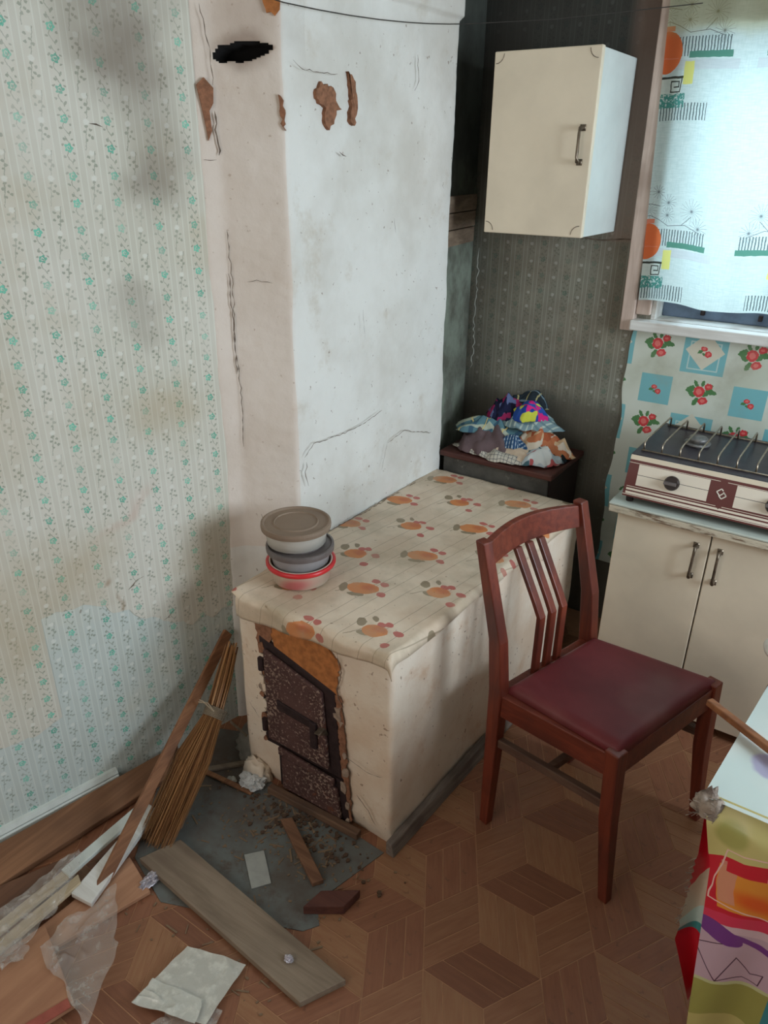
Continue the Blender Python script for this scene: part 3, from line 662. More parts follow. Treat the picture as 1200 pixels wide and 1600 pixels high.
for k in range(18):      # crumbs of plaster along both edges of the doors
    rnd = random.Random(200+k)
    if k < 13: z_ = .16+.025*k; x_ = -1.142+rnd.uniform(-.008, .010)
    else: z_ = .02+.055*(k-13); x_ = -.860-.10*z_+rnd.uniform(-.008, .008)
    r_ = rnd.uniform(.006, .016)
    blob([(x_+r_*math.cos(t_*1.05)*rnd.uniform(.5, 1.1), 1.1325-rnd.uniform(0, .003), z_+r_*1.5*math.sin(t_*1.05)*rnd.uniform(.5, 1.1)) for t_ in range(6)], (0, -1, 0), .004, 'plaster_crumb', (M_ST if k % 3 else M_CLAYD) if k < 13 else M_LIME, st, .002, 300+k)
# chimney bare spots and cracks
SX = -1.2285
def side(pts, seed, name='bare_clay_patch', mat=M_CLAYD, x=SX): return blob([(x, y, z) for y, z in pts], (1, 0, 0), .012, name, mat, st, .004, seed)
side([(1.520, 1.742), (1.545, 1.765), (1.590, 1.755), (1.600, 1.728), (1.615, 1.712), (1.598, 1.708), (1.590, 1.690), (1.570, 1.668), (1.553, 1.680), (1.556, 1.715), (1.535, 1.718)], 21)
side([(1.650, 1.800), (1.672, 1.775), (1.682, 1.73), (1.672, 1.680), (1.655, 1.690), (1.660, 1.74)], 22)
fn = Vector((.08, -.145, 0)).normalized()
def frp(t, z, o=.006): q = Vector((-1.380, 1.352, 0)).lerp(Vector((-1.240, 1.424, 0)), t); return q+fn*o+Vector((0, 0, z))
def front(pts, seed, mat=M_CLAYD, name='bare_clay_patch'):
    rnd = random.Random(seed); out = []
    for i in range(len(pts)):
        (a0, b0), (a1, b1) = pts[i], pts[(i+1) % len(pts)]; k = max(1, int(math.hypot((a1-a0)*.16, b1-b0)/.008))
        for q in range(k): out.append(frp(a0+(a1-a0)*q/k+rnd.uniform(-.02, .02), b0+(b1-b0)*q/k+rnd.uniform(-.003, .003), .0045))
    m = MB().polyn(out, .010, fn); m.build(name, mat, st)
front([(.72, 1.935), (.80, 1.885), (.93, 1.882), (1.0, 1.90), (.98, 1.96), (.75, 1.96)], 31, M_CLAY)
front([(.93, 1.735), (.985, 1.72), (.99, 1.66), (.95, 1.67)], 32)
lfn = Vector((.04, -.028, 0)).normalized()
def lfp(t, z): return Vector((-1.408, 1.312, 0)).lerp(Vector((-1.380, 1.352, 0)), t)+lfn*.007+Vector((0, 0, z))
MB().polyn([lfp(t, z) for t, z in ((.15, 1.75), (.5, 1.765), (.9, 1.745), (.85, 1.715), (.65, 1.70), (.7, 1.66), (.5, 1.64), (.4, 1.68), (.3, 1.71))], .01, lfn).build('bare_clay_patch', M_CLAYD, st)
for k, (pp, w_) in enumerate((([(.55, 1.90), (.85, 1.82), (.9, 1.75)], .004), ([(.85, 1.70), (.9, 1.65), (1.0, 1.62), (.9, 1.61)], .008), ([(.95, 1.35), (1.0, 1.2), (1.0, 1.1)], .005), ([(.2, 1.6), (.8, 1.6)], .003))):
    ribbon([lfp(t, z) for t, z in pp], w_, lfn, .001, .2, 40+k).build('crack', M_CRACK, st)
for k, (pp, w_) in enumerate((([(.03, 1.45), (.06, 1.30), (.03, 1.18), (.07, 1.05), (.05, .9)], .004), ([(.3, 1.33), (.45, 1.335), (.7, 1.33)], .0025), ([(.3, .70), (.25, .66)], .006))):
    ribbon([frp(t, z, .006) for t, z in pp], w_, fn, .001, .3, 50+k).build('crack', M_CRACK, st)
for k, (pp, w_) in enumerate((([(1.43, .875), (1.47, .905), (1.60, .895), (1.72, .90), (1.80, .915)], .004), ([(1.83, .80), (1.93, .815), (2.0, .79), (2.1, .76)], .004), ([(1.44, .86), (1.43, .82), (1.445, .79)], .006), ([(1.83, .80), (1.80, .72)], .0025), ([(1.44, 1.80), (1.47, 1.785), (1.6, 1.785)], .003),
     ([(1.95, 1.86), (1.96, 1.80), (1.94, 1.775)], .005), ([(1.60, 1.62), (1.63, 1.61)], .005), ([(1.7, 1.23), (1.71, 1.15)], .002), ([(1.85, 1.46), (1.86, 1.42)], .003), ([(1.43, .62), (1.7, .607), (2.1, .60)], .006))):
    ribbon([(SX+.0015, y, z) for y, z in pp], w_, (1, 0, 0), .0015, .3, 60+k).build('crack', M_CRACK, st)
for k, (pp, w_) in enumerate((([(-.895, .555), (-.882, .50), (-.893, .44), (-.886, .40)], .006), ([(-.87, .24), (-.80, .225), (-.76, .235)], .003), ([(-.84, .13), (-.80, .10), (-.78, .06)], .005), ([(-1.2, .26), (-1.17, .22)], .004))):
    ribbon([(x, 1.1345, z) for x, z in pp], w_, (0, -1, 0), .0015, .3, 80+k).build('crack', M_CRACK, st)
# skirting boards round the stove foot
m = MB().hexa([(-.738, 1.120, 0), (-.712, 1.118, 0), (-.657, 2.17, 0), (-.690, 2.17, 0), (-.738, 1.120, .042), (-.720, 1.118, .040), (-.668, 2.17, .040), (-.690, 2.17, .042)])
m.build('side_skirting', wood('grey_skirting', C(140, 128, 118), C(104, 92, 84), 1, 1, .8, dirt=C(80, 68, 60)), st, bevel=.003)
MB().beam((-1.120, 1.105, .014), (-.82, 1.118, .014), .022, .022).build('front_skirting', wood('brown_skirting', C(120, 92, 72), C(92, 68, 54), 0, 1, .8, dirt=C(70, 54, 46)), st, bevel=.003)
# lump of spilled mortar at the left foot
def lump(name, c_, r, mat, seed, parent=None, fl_=.0, amp=.28):
    m = MB()
    def f(u, v):
        th = u*2*math.pi; ph = v*math.pi*.5; x, y, z = math.cos(th)*math.cos(ph), math.sin(th)*math.cos(ph), math.sin(ph)
        k = 1+amp*nz(x, y, z, 2, seed)+amp*.6*nz(x, y, z, 6, seed)
        return (c_[0]+x*r[0]*k, c_[1]+y*r[1]*k, c_[2]+z*r[2]*k)
    return m.grid(f, 28, 10).build(name, mat, parent, smooth=True)
lump('mortar_lump', (-1.26, 1.22, .0), (.07, .07, .09), plain('grey_mortar', C(150, 142, 132), .95, var=.25, scale=20, bump=.6), 3, st); lump('mortar_lump', (-1.19, 1.13, .0), (.05, .03, .06), M_ST, 5, st)

# wipe-clean cloth over the stove top
n = NB('fruit_print_oilcloth', 'UV'); v0 = n.flat(n.vec)
VR = n.map(v0, (-.965, 1.357, 0), -.146); wv = n.warp(VR, 50, .010)
c = n.mix(n.step(n.noise(6, 5, .6, v0), .35, .7), C(220, 202, 180), C(204, 182, 158))
o = n.sep(wv)
ln = n.ormask([n.m('LESS_THAN', n.m('ABSOLUTE', n.m('SUBTRACT', n.m('WRAP', n.sep(VR)[0], .075, -.075), k)), .0009) for k in (.058, -.052, .020)])
c = n.mix(n.m('MULTIPLY', ln, .55), c, C(122, 106, 84))
A = n.scale(n.wrap(wv, .30, .24), .84); B = n.scale(n.wrap(n.v('SUBTRACT', wv, (.15, .12, 0)), .30, .24), .84)
for T, k in ((A, 0), (B, 1)):
    lv = [n.ell(T, -.036, -.026, .009, .019, .5), n.ell(T, .004, -.030, .008, .020, -1.1)] if k == 0 else [n.ell(T, -.038, .004, .011, .014, .9), n.ell(T, -.006, -.020, .009, .017, -1.2), n.ell(T, -.022, .030, .006, .010, .9)]
    tk = [n.seg(T, -.036, -.05, -.020, -.015, .002), n.seg(T, .0, .010, .012, .03, .0016)]
    c = n.mix(n.m('MULTIPLY', n.ormask(lv+tk), .85), c, C(126, 110, 84))
    c = n.mix(n.ell(T, 0 if k == 0 else .004, -.002, .036 if k == 0 else .026, .023 if k == 0 else .021, .45), c, C(206, 132, 80))
    c = n.mix(n.m('MULTIPLY', n.softell(T, .008, .008, .026, .018, .3, .2), .7), c, C(186, 98, 66))
    c = n.mix(n.m('MULTIPLY', n.ormask([n.ell(T, .002, .038, .0115, .0085), n.ell(T, .026, .040, .010, .0085), n.ell(T, .048, .004, .0115, .009)] if k == 0 else [n.ell(T, .000, .024, .010, .008), n.ell(T, .012, .034, .010, .008), n.ell(T, .046, .022, .0115, .009), n.ell(T, .052, -.024, .010, .009)]), .9), c, C(184, 88, 82))
c = n.mix(n.m('MULTIPLY', n.step(n.noise(5, 5, .65, n.map(v0, (2, 2, 0))), .42, .70), .6), c, C(168, 154, 130))
c = n.mix(n.m('MULTIPLY', n.step(n.noise(80, 2, .5, v0), .70, .75), .7), c, C(110, 84, 62))
n.bump(n.noise(9, 4, .5, v0), .4, .006); M_FRUIT = n.out(c, .5, 0, .4)
def cloth(u, v):
    # u across (left to right), v from front hem to back
    drop = .066-.034*u; s = v*(drop+1.035)
    if s < drop: y = 1.128-.004*math.sin(u*20); z = .603-(drop-s); yy = 1.145-(drop-s)
    else: t = s-drop; y = 1.128+t; z = .603; yy = 1.145+t
    rd = .018; e = abs(s-drop)
    if e < rd: z -= (rd-e)**2/(4*rd)*1.4; y += (rd-e)**2/(4*rd)*1.4
    xl = -1.236+(.02 if s < drop else 0); xr = -.728+.052*max(0, (y-1.13))/1.03
    x = xl+(xr-xl)*u
    if u > .965:
        k = (u-.965)/.035; z -= .022*k*k*(1+.2*math.sin(y*7)); x += .0015*math.sin(y*25)
    z += .0022*nz(x, y, 0, 9, 2)+.0015*nz(x, y, 0, 30, 3)
    cd = math.hypot(x+.735, y-1.14)
    if cd < .05: z += .010*(1-cd/.05); y -= .010*(1-cd/.05)
    if s < drop: y -= .004*abs(nz(x, z, 0, 30, 5))+.006*(1-s/drop)*max(0, nz(x, 0, 0, 14, 6))
    return (x, y, z), (x, yy)
m = MB().grid(lambda u, v: cloth(u, v)[0], 90, 150, lambda u, v: cloth(u, v)[1])
tag(m.build('stove_oilcloth', M_FRUIT, smooth=True, solid=.0015), 'cream oilcloth printed with orange fruit covering the stove top', 'oilcloth')

# ------------------------------------------------------------------ stacked plastic tubs
def tub(name, label, c_, zb, zt, rb, rt, bodym, lidm, lid, rim):
    t = thing(name, label, 'food container', (c_[0], c_[1], zb), 'plastic tubs stacked on the stove')
    H = zt-zb
    MB().lathe([(rb*.9, 0), (rb, .004), (rt, H-.010 if lid else H-.004), (rt-.002 if lid else rt+.003, H-.008 if lid else H)] + ([(rt-.001, H), (rb-.003, .004)] if not lid else []), (c_[0], c_[1], zb), cap=True).build('body', bodym, t, smooth=True, bevel=0)
    if rim: MB().lathe([(rt-.002, H-.012), (rt+.009, H-.012), (rt+.011, H-.008), (rt+.011, H-.001), (rt+.006, H+.001), (rt-.002, H-.003)], (c_[0], c_[1], zb), cap=False).build('rim', lidm, t, smooth=True)
    if lid: MB().lathe([(rt+.002, H-.012), (rt+.010, H-.012), (rt+.011, H-.004), (rt+.010, H+.003), (rt+.005, H+.004), (rt+.001, H), (rt*.74, H), (rt*.70, H+.003), (rt*.68, H+.0005), (.002, H+.0005)], (c_[0], c_[1], zb)).build('lid', lidm, t, smooth=False)
    return t
M_PB = plain('cloudy_plastic', C(206, 200, 190), .3, var=.06, scale=12, bump=.03, spec=.5, Transmission_Weight=.25); M_PG = plain('grey_plastic', C(168, 164, 164), .3, var=.08, scale=12, bump=.03, spec=.5, Transmission_Weight=.2)
M_PP = NB('pinkish_tub'); n = M_PP; M_PP = n.out(n.mix(n.softell(n.comb(n.sep(n.vec)[0], n.sep(n.vec)[2], 0.0), .03, .015, .06, .03, .3, .2), C(206, 188, 170), C(206, 116, 116)), .3, 0, .5)
M_RED = plain('red_plastic', C(208, 48, 52), .3, bump=.03, var=.08); M_GRIM = plain('grey_rim_plastic', C(108, 100, 98), .4, var=.1); M_LIDB = plain('dusty_brown_lid', C(138, 118, 100), .6, var=.1, scale=8)
tub('plastic_tub', 'clear plastic tub with a red rim, lowest of the stack', (-1.126, 1.284), .607, .664, .074, .080, M_PP, M_RED, False, True)
tub('plastic_tub', 'grey plastic tub with a dark rim, middle of the stack', (-1.132, 1.290), .640, .702, .072, .078, M_PG, M_GRIM, True, False)
tub('plastic_tub', 'clear plastic tub under a dusty brown lid, top of the stack', (-1.143, 1.290), .706, .762, .076, .080, M_PB, M_LIDB, True, False)

# ------------------------------------------------------------------ nightstand with rags
nt = thing('nightstand', 'low dark brown cabinet behind the stove holding a pile of rags', 'cabinet', (-1.02, 2.33, 0))
MB().box((-1.225, 2.205, .02), (-.818, 2.470, .650)).build('body', M_NTD, nt, bevel=.003)
MB().box((-1.222, 2.192, .05), (-.822, 2.204, .648)).build('front_panel', M_NTG, nt, bevel=.002)['label'] = 'scuffed grey front panel'
MB().box((-1.232, 2.178, .651), (-.806, 2.478, .671)).build('top', M_NT, nt, bevel=.004)
for x_ in (-1.20, -.85):
    for y_ in (2.225, 2.44): MB().box((x_, y_, 0), (x_+.03, y_+.02, .021)).build('foot', M_NTD, nt)
def plaid(name, bg, l1, l2, p=.022, w=.006, l3=None):
    n = NB(name, 'UV'); o = n.sep(n.vec); c = bg
    a_ = n.m('LESS_THAN', n.m('ABSOLUTE', n.m('WRAP', o[0], p/2, -p/2)), w/2); b_ = n.m('LESS_THAN', n.m('ABSOLUTE', n.m('WRAP', o[1], p/2, -p/2)), w/2)
    c = n.mix(n.m('MULTIPLY', a_, .7), c, l1); c = n.mix(n.m('MULTIPLY', b_, .7), c, l2)
    if l3: c = n.mix(n.m('LESS_THAN', n.m('ABSOLUTE', n.m('WRAP', o[0], p, -p)), w*.2), c, l3)
    n.bump(n.noise(60, 3), .3, .002); return n.out(c, .9, 0, .1)
def blotch(name, cols, scale=30):
    n = NB(name, 'UV'); c = cols[0]
    for i, k in enumerate(cols[1:]): c = n.mix(n.step(n.noise(scale, 1.5, .5, n.map(n.vec, (i*3.7, i*1.3, 0))), .53, .55), c, k)
    n.bump(n.noise(60, 3), .3, .002); return n.out(c, .9, 0, .1)
def rag(name, label, c_, r, h, mat, seed, rot=0, folds=9, fa=.016, base=None, flat_=.6):
    m = MB(); nu, nv = 72, 26
    def uvx(u, v): th = u*2*math.pi+rot; rr = v; return (rr*math.cos(th)*r[0], rr*math.sin(th)*r[1])
    def f(u, v):
        th = u*2*math.pi; ed = 1.10+.30*nz(math.cos(th), math.sin(th), 0, 1.7, seed)+.14*nz(math.cos(th), math.sin(th), 0, 5, seed)
        lx, ly = v*ed*r[0]*math.cos(th), v*ed*r[1]*math.sin(th)
        x = c_[0]+lx*math.cos(rot)-ly*math.sin(rot); y = c_[1]+lx*math.sin(rot)+ly*math.cos(rot)
        z = h*(1-v**1.7)
        w1 = nz(x, y, 0, 9, seed)*2.5
        w1 = nz(x, y, 0, 6, seed)*2.2; rid = (1-abs(math.sin(lx*folds*4.2+ly*folds*2.6+w1*2.2)))**1.5*fa*1.1+abs(nz(x, y, .3, 20, seed))*fa*.9
        z += rid*(1 if v < .93 else .5)
        zz = c_[2]+z
        if base: zz = max(zz, base(x, y)+.004+rid*.5) if v < 2 else zz
        x += .012*nz(x, y, 1, 9, seed+5); y += .012*nz(x, y, 2, 9, seed+6)
        return (x, y, max(zz, .675+rid*.3 if y > 2.18 and -1.23 < x < -.81 else .655))
    m.grid(f, nu, nv, uvx)
    o = m.build(name, mat, smooth=True, solid=.002); tag(o, label, 'rag', 'rags piled on the nightstand'); return o
M_r1 = plaid('white_check', C(196, 190, 176), C(72, 76, 88), C(84, 84, 92), .011, .002); M_r2 = plaid('teal_plaid', C(92, 128, 138), C(48, 76, 104), C(196, 200, 176), .034, .011, C(214, 196, 130))
M_r3 = blotch('navy_print', [C(34, 38, 66), C(92, 104, 140), C(150, 44, 90), C(26, 26, 44)], 34); M_r4 = blotch('bright_print', [C(42, 72, 152), C(206, 44, 122), C(48, 84, 160), C(196, 200, 74)], 26)
M_r5 = blotch('rust_floral', [C(206, 176, 140), C(172, 92, 62), C(216, 204, 186), C(188, 116, 80)], 26); M_r6 = plaid('blue_stripe', C(46, 78, 116), C(190, 206, 214), C(46, 78, 116), .009, .0035)
M_r7 = blotch('pale_floral', [C(176, 186, 190), C(178, 88, 88), C(70, 98, 106), C(206, 208, 204)], 22); M_r8 = plain('mauve_cloth', C(104, 86, 88), .95, var=.12); M_r9 = plain('cream_cloth', C(212, 190, 166), .95, var=.1); M_r10 = plaid('dark_plaid', C(38, 46, 52), C(178, 170, 120), C(120, 140, 150), .03, .004)
M_r11 = plaid('pale_green_stripe', C(126, 150, 156), C(196, 208, 196), C(96, 124, 132), .02, .006)
zt = .672
rag('rag', 'mauve grey cloth spread at the left back of the rag pile', (-1.09, 2.33, zt), (.125, .115), .085, M_r8, 1, .2)
rag('rag', 'black and white checked cloth at the front left of the pile', (-1.095, 2.235, zt), (.115, .040), .018, M_r1, 2, -.25, 6, .008)
rag('rag', 'finely checked white cloth hanging at the front middle of the pile', (-1.00, 2.225, zt), (.085, .040), .022, M_r1, 12, -.1, 6, .008)
rag('rag', 'cream cloth under the blue striped rag', (-.985, 2.255, zt), (.12, .045), .04, M_r9, 3, -.05, 5, .010)
rag('rag', 'teal plaid shirt rag on the left of the pile', (-1.105, 2.315, zt+.055), (.125, .050), .05, M_r2, 4, .28, 6, .012)
rag('rag', 'rust orange floral cloth on the right of the pile', (-.945, 2.345, zt+.01), (.125, .075), .085, M_r5, 5, -.1)
rag('rag', 'dark plaid cloth at the far right of the pile', (-.865, 2.33, zt), (.05, .085), .03, M_r10, 15, 0, 7, .01)
rag('rag', 'navy cloth with thin white stripes in the pile centre', (-.995, 2.275, zt+.035), (.055, .032), .035, M_r6, 6, -.2, 6, .010)
rag('rag', 'pale floral scarf at the front right of the pile', (-.895, 2.255, zt), (.065, .048), .05, M_r7, 7, .3, 8, .014)
rag('rag', 'pale green striped cloth under the bright printed rag', (-1.0, 2.36, zt+.09), (.115, .06), .045, M_r11, 8, .1, 6, .012)
rag('rag', 'navy printed cloth at the upper left of the pile', (-1.06, 2.37, zt+.10), (.085, .06), .075, M_r3, 9, .1)
rag('rag', 'dark plaid cloth on the very top of the pile', (-1.0, 2.40, zt+.14), (.06, .045), .06, M_r10, 10, .4)
rag('rag', 'blue, pink and yellow printed cloth on top of the pile', (-.975, 2.355, zt+.115), (.055, .05), .065, M_r4, 11, .5, 6, .014)

# ------------------------------------------------------------------ wall cabinet
wc_ = thing('wall_cabinet', 'small cream wall cabinet with nickel handle beside the window', 'cabinet', (-.97, 2.36, 1.41))
m = MB().box((-1.112, 2.217, 1.408), (-.812, 2.499, 1.884)); m.build('carcass', M_CABW, wc_, bevel=.003)
dr = MB().box((-1.122, 2.196, 1.408), (-.808, 2.216, 1.886)).build('door', M_CABY, wc_, bevel=.003); dr['label'] = 'cream door'
def handle(p, L, parent, mat=M_NICK, d=.026, lean=0.):
    x, y, z = p
    m = MB(); m.tube([(x, y, z), (x, y-d*.8, z+.002), (x, y-d, z+.012), (x+lean, y-d, z+L-.012), (x+lean, y-d*.8, z+L-.002), (x+lean, y, z+L)], [.006, .0055, .0042, .0042, .0055, .006], 10)
    m.lathe([(.009, -.004), (.009, .004)], (x, y-.001, z), 12) if False else None
    for zz in (z, z+L): m.box((x-.008, y-.003, zz-.008), (x+.008, y, zz+.008))
    return m.build('handle', mat, parent, smooth=True)
handle((-.838, 2.196, 1.606), .086, dr)
for (cx, cz, sx, sz) in ((-1.108, 1.424, 1, 1), (-.825, 1.424, -1, 1), (-1.108, 1.872, 1, -1), (-.825, 1.872, -1, -1)):
    pts = [(cx+sx*.024*math.cos(t_*math.pi/10)-sx*.008, 2.1955, cz+sz*.024*math.sin(t_*math.pi/10)-sz*.008) for t_ in range(0, 6)]
    MB().tube(pts, .0009, 4).build('corner_scuff', M_CRACK, dr)

# ------------------------------------------------------------------ lower cabinet
lc = thing('kitchen_cabinet', 'low cream two-door kitchen cabinet carrying the gas stove', 'cabinet', (-.28, 2.27, 0))
MB().box((-.540, 2.068, .04), (-.010, 2.470, .668)).build('carcass', M_CABW, lc, bevel=.003)
MB().box((-.53, 2.11, 0), (-.02, 2.46, .041)).build('plinth', M_NTD, lc)
d1 = MB().box((-.540, 2.048, .035), (-.2745, 2.067, .664)).build('door', M_CABY, lc, bevel=.002); d2 = MB().box((-.2705, 2.048, .035), (-.008, 2.067, .664)).build('door', M_CABY, lc, bevel=.002)
handle((-.308, 2.048, .528), .098, d1, lean=.002); handle((-.243, 2.048, .526), .098, d2)
MB().box((-.566, 2.030, .692), (.02, 2.490, .699)).build('worktop', M_WT, lc, bevel=.002); MB().box((-.565, 2.031, .669), (.019, 2.489, .691)).build('worktop_edge', M_WE, lc, bevel=.003)

# ------------------------------------------------------------------ gas stove
gs = thing('gas_stove', 'two-burner tabletop gas stove with brown and white front', 'gas stove', (-.28, 2.25, .70))
m = MB().hexa([(-.537, 2.052, .722), (-.020, 2.052, .722), (-.020, 2.42, .722), (-.537, 2.42, .722), (-.530, 2.072, .838), (-.027, 2.072, .838), (-.027, 2.42, .838), (-.530, 2.42, .838)])
m.build('body', M_GASD, gs, bevel=.004)
for x_ in (-.52, -.05):
    for y_ in (2.075, 2.39): MB().lathe([(.010, 0), (.012, .02), (.012, .024)], (x_, y_, .6995), 14).build('foot', M_BLACKP, gs)
n = NB('stove_front_print', 'UV'); v0 = n.flat(n.vec); br = C(98, 44, 40); wh = C(232, 222, 204)
c = br; c = n.mix(n.box(v0, .2585, .117, .27, .007), c, C(226, 214, 190))
c = n.mix(n.ormask([n.box(v0, .258, .101, .27, .0007), n.box(v0, .258, .023, .25, .003), n.box(v0, .258, .012, .25, .0035), n.box(v0, .258, .031, .25, .0008), n.box(v0, .258, .006, .26, .001)]), c, wh)
c = n.mix(n.ormask([n.box(v0, .130, .068, .098, .031), n.box(v0, .395, .068, .098, .031)]), c, wh)
c = n.mix(n.ormask([n.box(v0, .130, .068, .098, .0007), n.box(v0, .395, .068, .098, .0007)]), c, C(40, 30, 30))
c = n.mix(n.ormask([n.box(v0, .2625, .101, .007, .007, .785), n.box(v0, .2625, .033, .007, .007, .785)]), c, br)
M_FR = n.out(c, .35, 0, .5)
sl = Vector((0, .02, .116)); fnrm = Vector((0, -.116, .02)).normalized()
def fp(u, v, off=.0): return Vector((-.537+u, 2.0505, .7222))+sl*(v/.1178)+fnrm*off
q = [(0, 0), (.5165, 0), (.513, .124), (.004, .124)]
m = MB(); b = [fp(u, v, -.001) for u, v in q]+[fp(u, v, .0035) for u, v in q]; m.v = b
m.face((4, 5, 6, 7), q); m.face((3, 2, 1, 0))
for i in range(4): j = (i+1) % 4; m.face((i, j, 4+j, 4+i))
fpn = m.build('front_panel', M_FR, gs)
for uu in (.130, .395):
    m = MB(); ctr = fp(uu, .066, .0036); ax = fnrm; X = Vector((1, 0, 0)); Y = ax.cross(X)
    k = 28; rr = [(.021, 0), (.021, .006), (.018, .012)]
    for r_, d_ in rr:
        for j in range(k): t_ = 2*math.pi*j/k; m.v.append(ctr+ax*d_+(X*math.cos(t_)+Y*math.sin(t_))*r_)
    for i in range(2):
        for j in range(k): j2 = (j+1) % k; m.face((i*k+j, i*k+j2, (i+1)*k+j2, (i+1)*k+j))
    m.face([2*k+j for j in range(k)]); kn = m.build('knob', M_BLACKP, gs)
    e = ctr+ax*.012; MB().hexa([e-X*.019-Y*.005, e+X*.015-Y*.005, e+X*.015+Y*.005, e-X*.019+Y*.005]+[p+ax*.009 for p in (e-X*.019-Y*.004, e+X*.015-Y*.004, e+X*.015+Y*.004, e-X*.019+Y*.004)]).build('grip', M_GRIM, kn, bevel=.001)
# emblem: angular interlocked zigzag
m = MB()
for (x0, y0, x1, y1) in ((-.013, .004, -.002, .014), (-.013, .004, -.004, -.006), (-.004, -.006, .006, .004), (-.006, .006, .004, -.004) if False else (-.002, .014, .003, .009), (.004, .006, .013, -.004), (.013, -.004, .002, -.014), (.002, -.014, -.006, -.006), (.006, .004, .013, -.004)):
    m.beam(fp(.2625+x0, .067+y0, .0042), fp(.2625+x1, .067+y1, .0042), .0028, .0012, tuple(fnrm))
m.build('emblem', M_WHITE, gs)
MB().box((-.536, 2.068, .838), (-.022, 2.42, .846)).build('top_tray', M_GASD, gs, bevel=.004)
for bx in (-.397, -.150):
    m = MB().lathe([(.036, 0), (.038, .008), (.030, .010)], (bx, 2.26, .8455), 32); m.lathe([(.026, .0), (.028, .012), (.024, .016), (.004, .018)], (bx, 2.26, .8545), 32); m.build('burner', M_BURN, gs, smooth=True)
for k in range(10):
    x_ = -.512+k*.0505
    MB().tube([(x_, 2.112, .846), (x_, 2.114, .872), (x_+.001, 2.135, .879), (x_+.002, 2.375, .879), (x_+.002, 2.388, .872), (x_+.002, 2.388, .846)], .0026, 8).build('grate_bar', M_WIRE, gs, smooth=True)
for y_ in (2.110, 2.390): MB().tube([(-.518, y_, .849), (-.05, y_, .849)], .0026, 8).build('grate_rail', M_WIRE, gs, smooth=True)

# ------------------------------------------------------------------ chair
ch = thing('dining_chair', 'red-brown wooden chair with burgundy seat standing before the stove', 'chair', (-.37, 1.52, 0))
BL, FL_, FR_, BR_ = Vector((-.574, 1.362, 0)), Vector((-.268, 1.316, 0)), Vector((-.150, 1.690, 0)), Vector((-.476, 1.706, 0))
dback = Vector((-1, .08, 0)).normalized(); Z = Vector((0, 0, 1))
def leg(parent, pts, ws, name='leg', mat=M_CHW):
    m = MB(); k = len(pts); wd = (FR_-FL_).normalized(); dd = Vector((wd.y, -wd.x, 0))
    for p, (a_, b_) in zip(pts, ws):
        for sx, sy in ((-1, -1), (1, -1), (1, 1), (-1, 1)): m.v.append(Vector(p)+dd*sx*a_/2+wd*sy*b_/2)
    for i in range(k-1):
        for j in range(4): j2 = (j+1) % 4; m.face((i*4+j, i*4+j2, (i+1)*4+j2, (i+1)*4+j))
    m.face((3, 2, 1, 0)); m.face([4*(k-1)+j for j in range(4)]); return m.build(name, mat, parent, bevel=.003)
leg(ch, [FL_+Vector((.036, -.002, 0)), FL_+Z*.25+Vector((.010, 0, 0)), FL_+Z*.446], [(.024, .024), (.034, .034), (.036, .036)])
leg(ch, [FR_+Vector((.036, .006, 0)), FR_+Z*.25+Vector((.010, 0, 0)), FR_+Z*.446], [(.024, .024), (.034, .034), (.036, .036)])
leg(ch, [BL+Vector((-.002, .0, 0)), BL+Z*.25, BL+Z*.44, BL+Z*.58+dback*.014, BL+Z*.825+dback*.074], [(.026, .026), (.036, .030), (.040, .032), (.038, .030), (.028, .028)])
leg(ch, [BR_+Vector((-.002, .0, 0)), BR_+Z*.25, BR_+Z*.44, BR_+Z*.58+dback*.014, BR_+Z*.825+dback*.074], [(.026, .026), (.036, .030), (.040, .032), (.038, .030), (.028, .028)])
for a_, b_, nm in ((BL, FL_, 'side_rail'), (BR_, FR_, 'side_rail'), (FL_, FR_, 'front_rail'), (BL, BR_, 'back_rail')):
    MB().beam(a_+Z*.404, b_+Z*.404, .024, .062).build(nm, M_CHWX, ch, bevel=.002)
for a_, b_ in ((BL, FL_), (BR_, FR_)): MB().beam(a_+Z*.285, b_+Z*.285+Vector((.008, 0, 0)), .018, .024).build('stretcher', M_EDGE, ch, bevel=.002)
MB().beam((BL+FL_)/2+Z*.285, (BR_+FR_)/2+Z*.285, .016, .022).build('stretcher', M_EDGE, ch, bevel=.002)
# cushion
m = MB(); q = [BL+Vector((.014, .006, 0)), FL_+Vector((.010, -.010, 0)), FR_+Vector((.012, .010, 0)), BR_+Vector((.014, -.006, 0))]
def fs(u, v):
    p = (q[0]*(1-u)+q[1]*u)*(1-v)+(q[3]*(1-u)+q[2]*u)*v; e = min(u, 1-u, v, 1-v)
    return (p.x, p.y, .4365+.021*min(1, (e/.05))**.5+.004*math.sin(u*math.pi)*math.sin(v*math.pi))
m.grid(fs, 36, 36); m.build('seat', M_SEAT, ch, smooth=True, solid=.004)
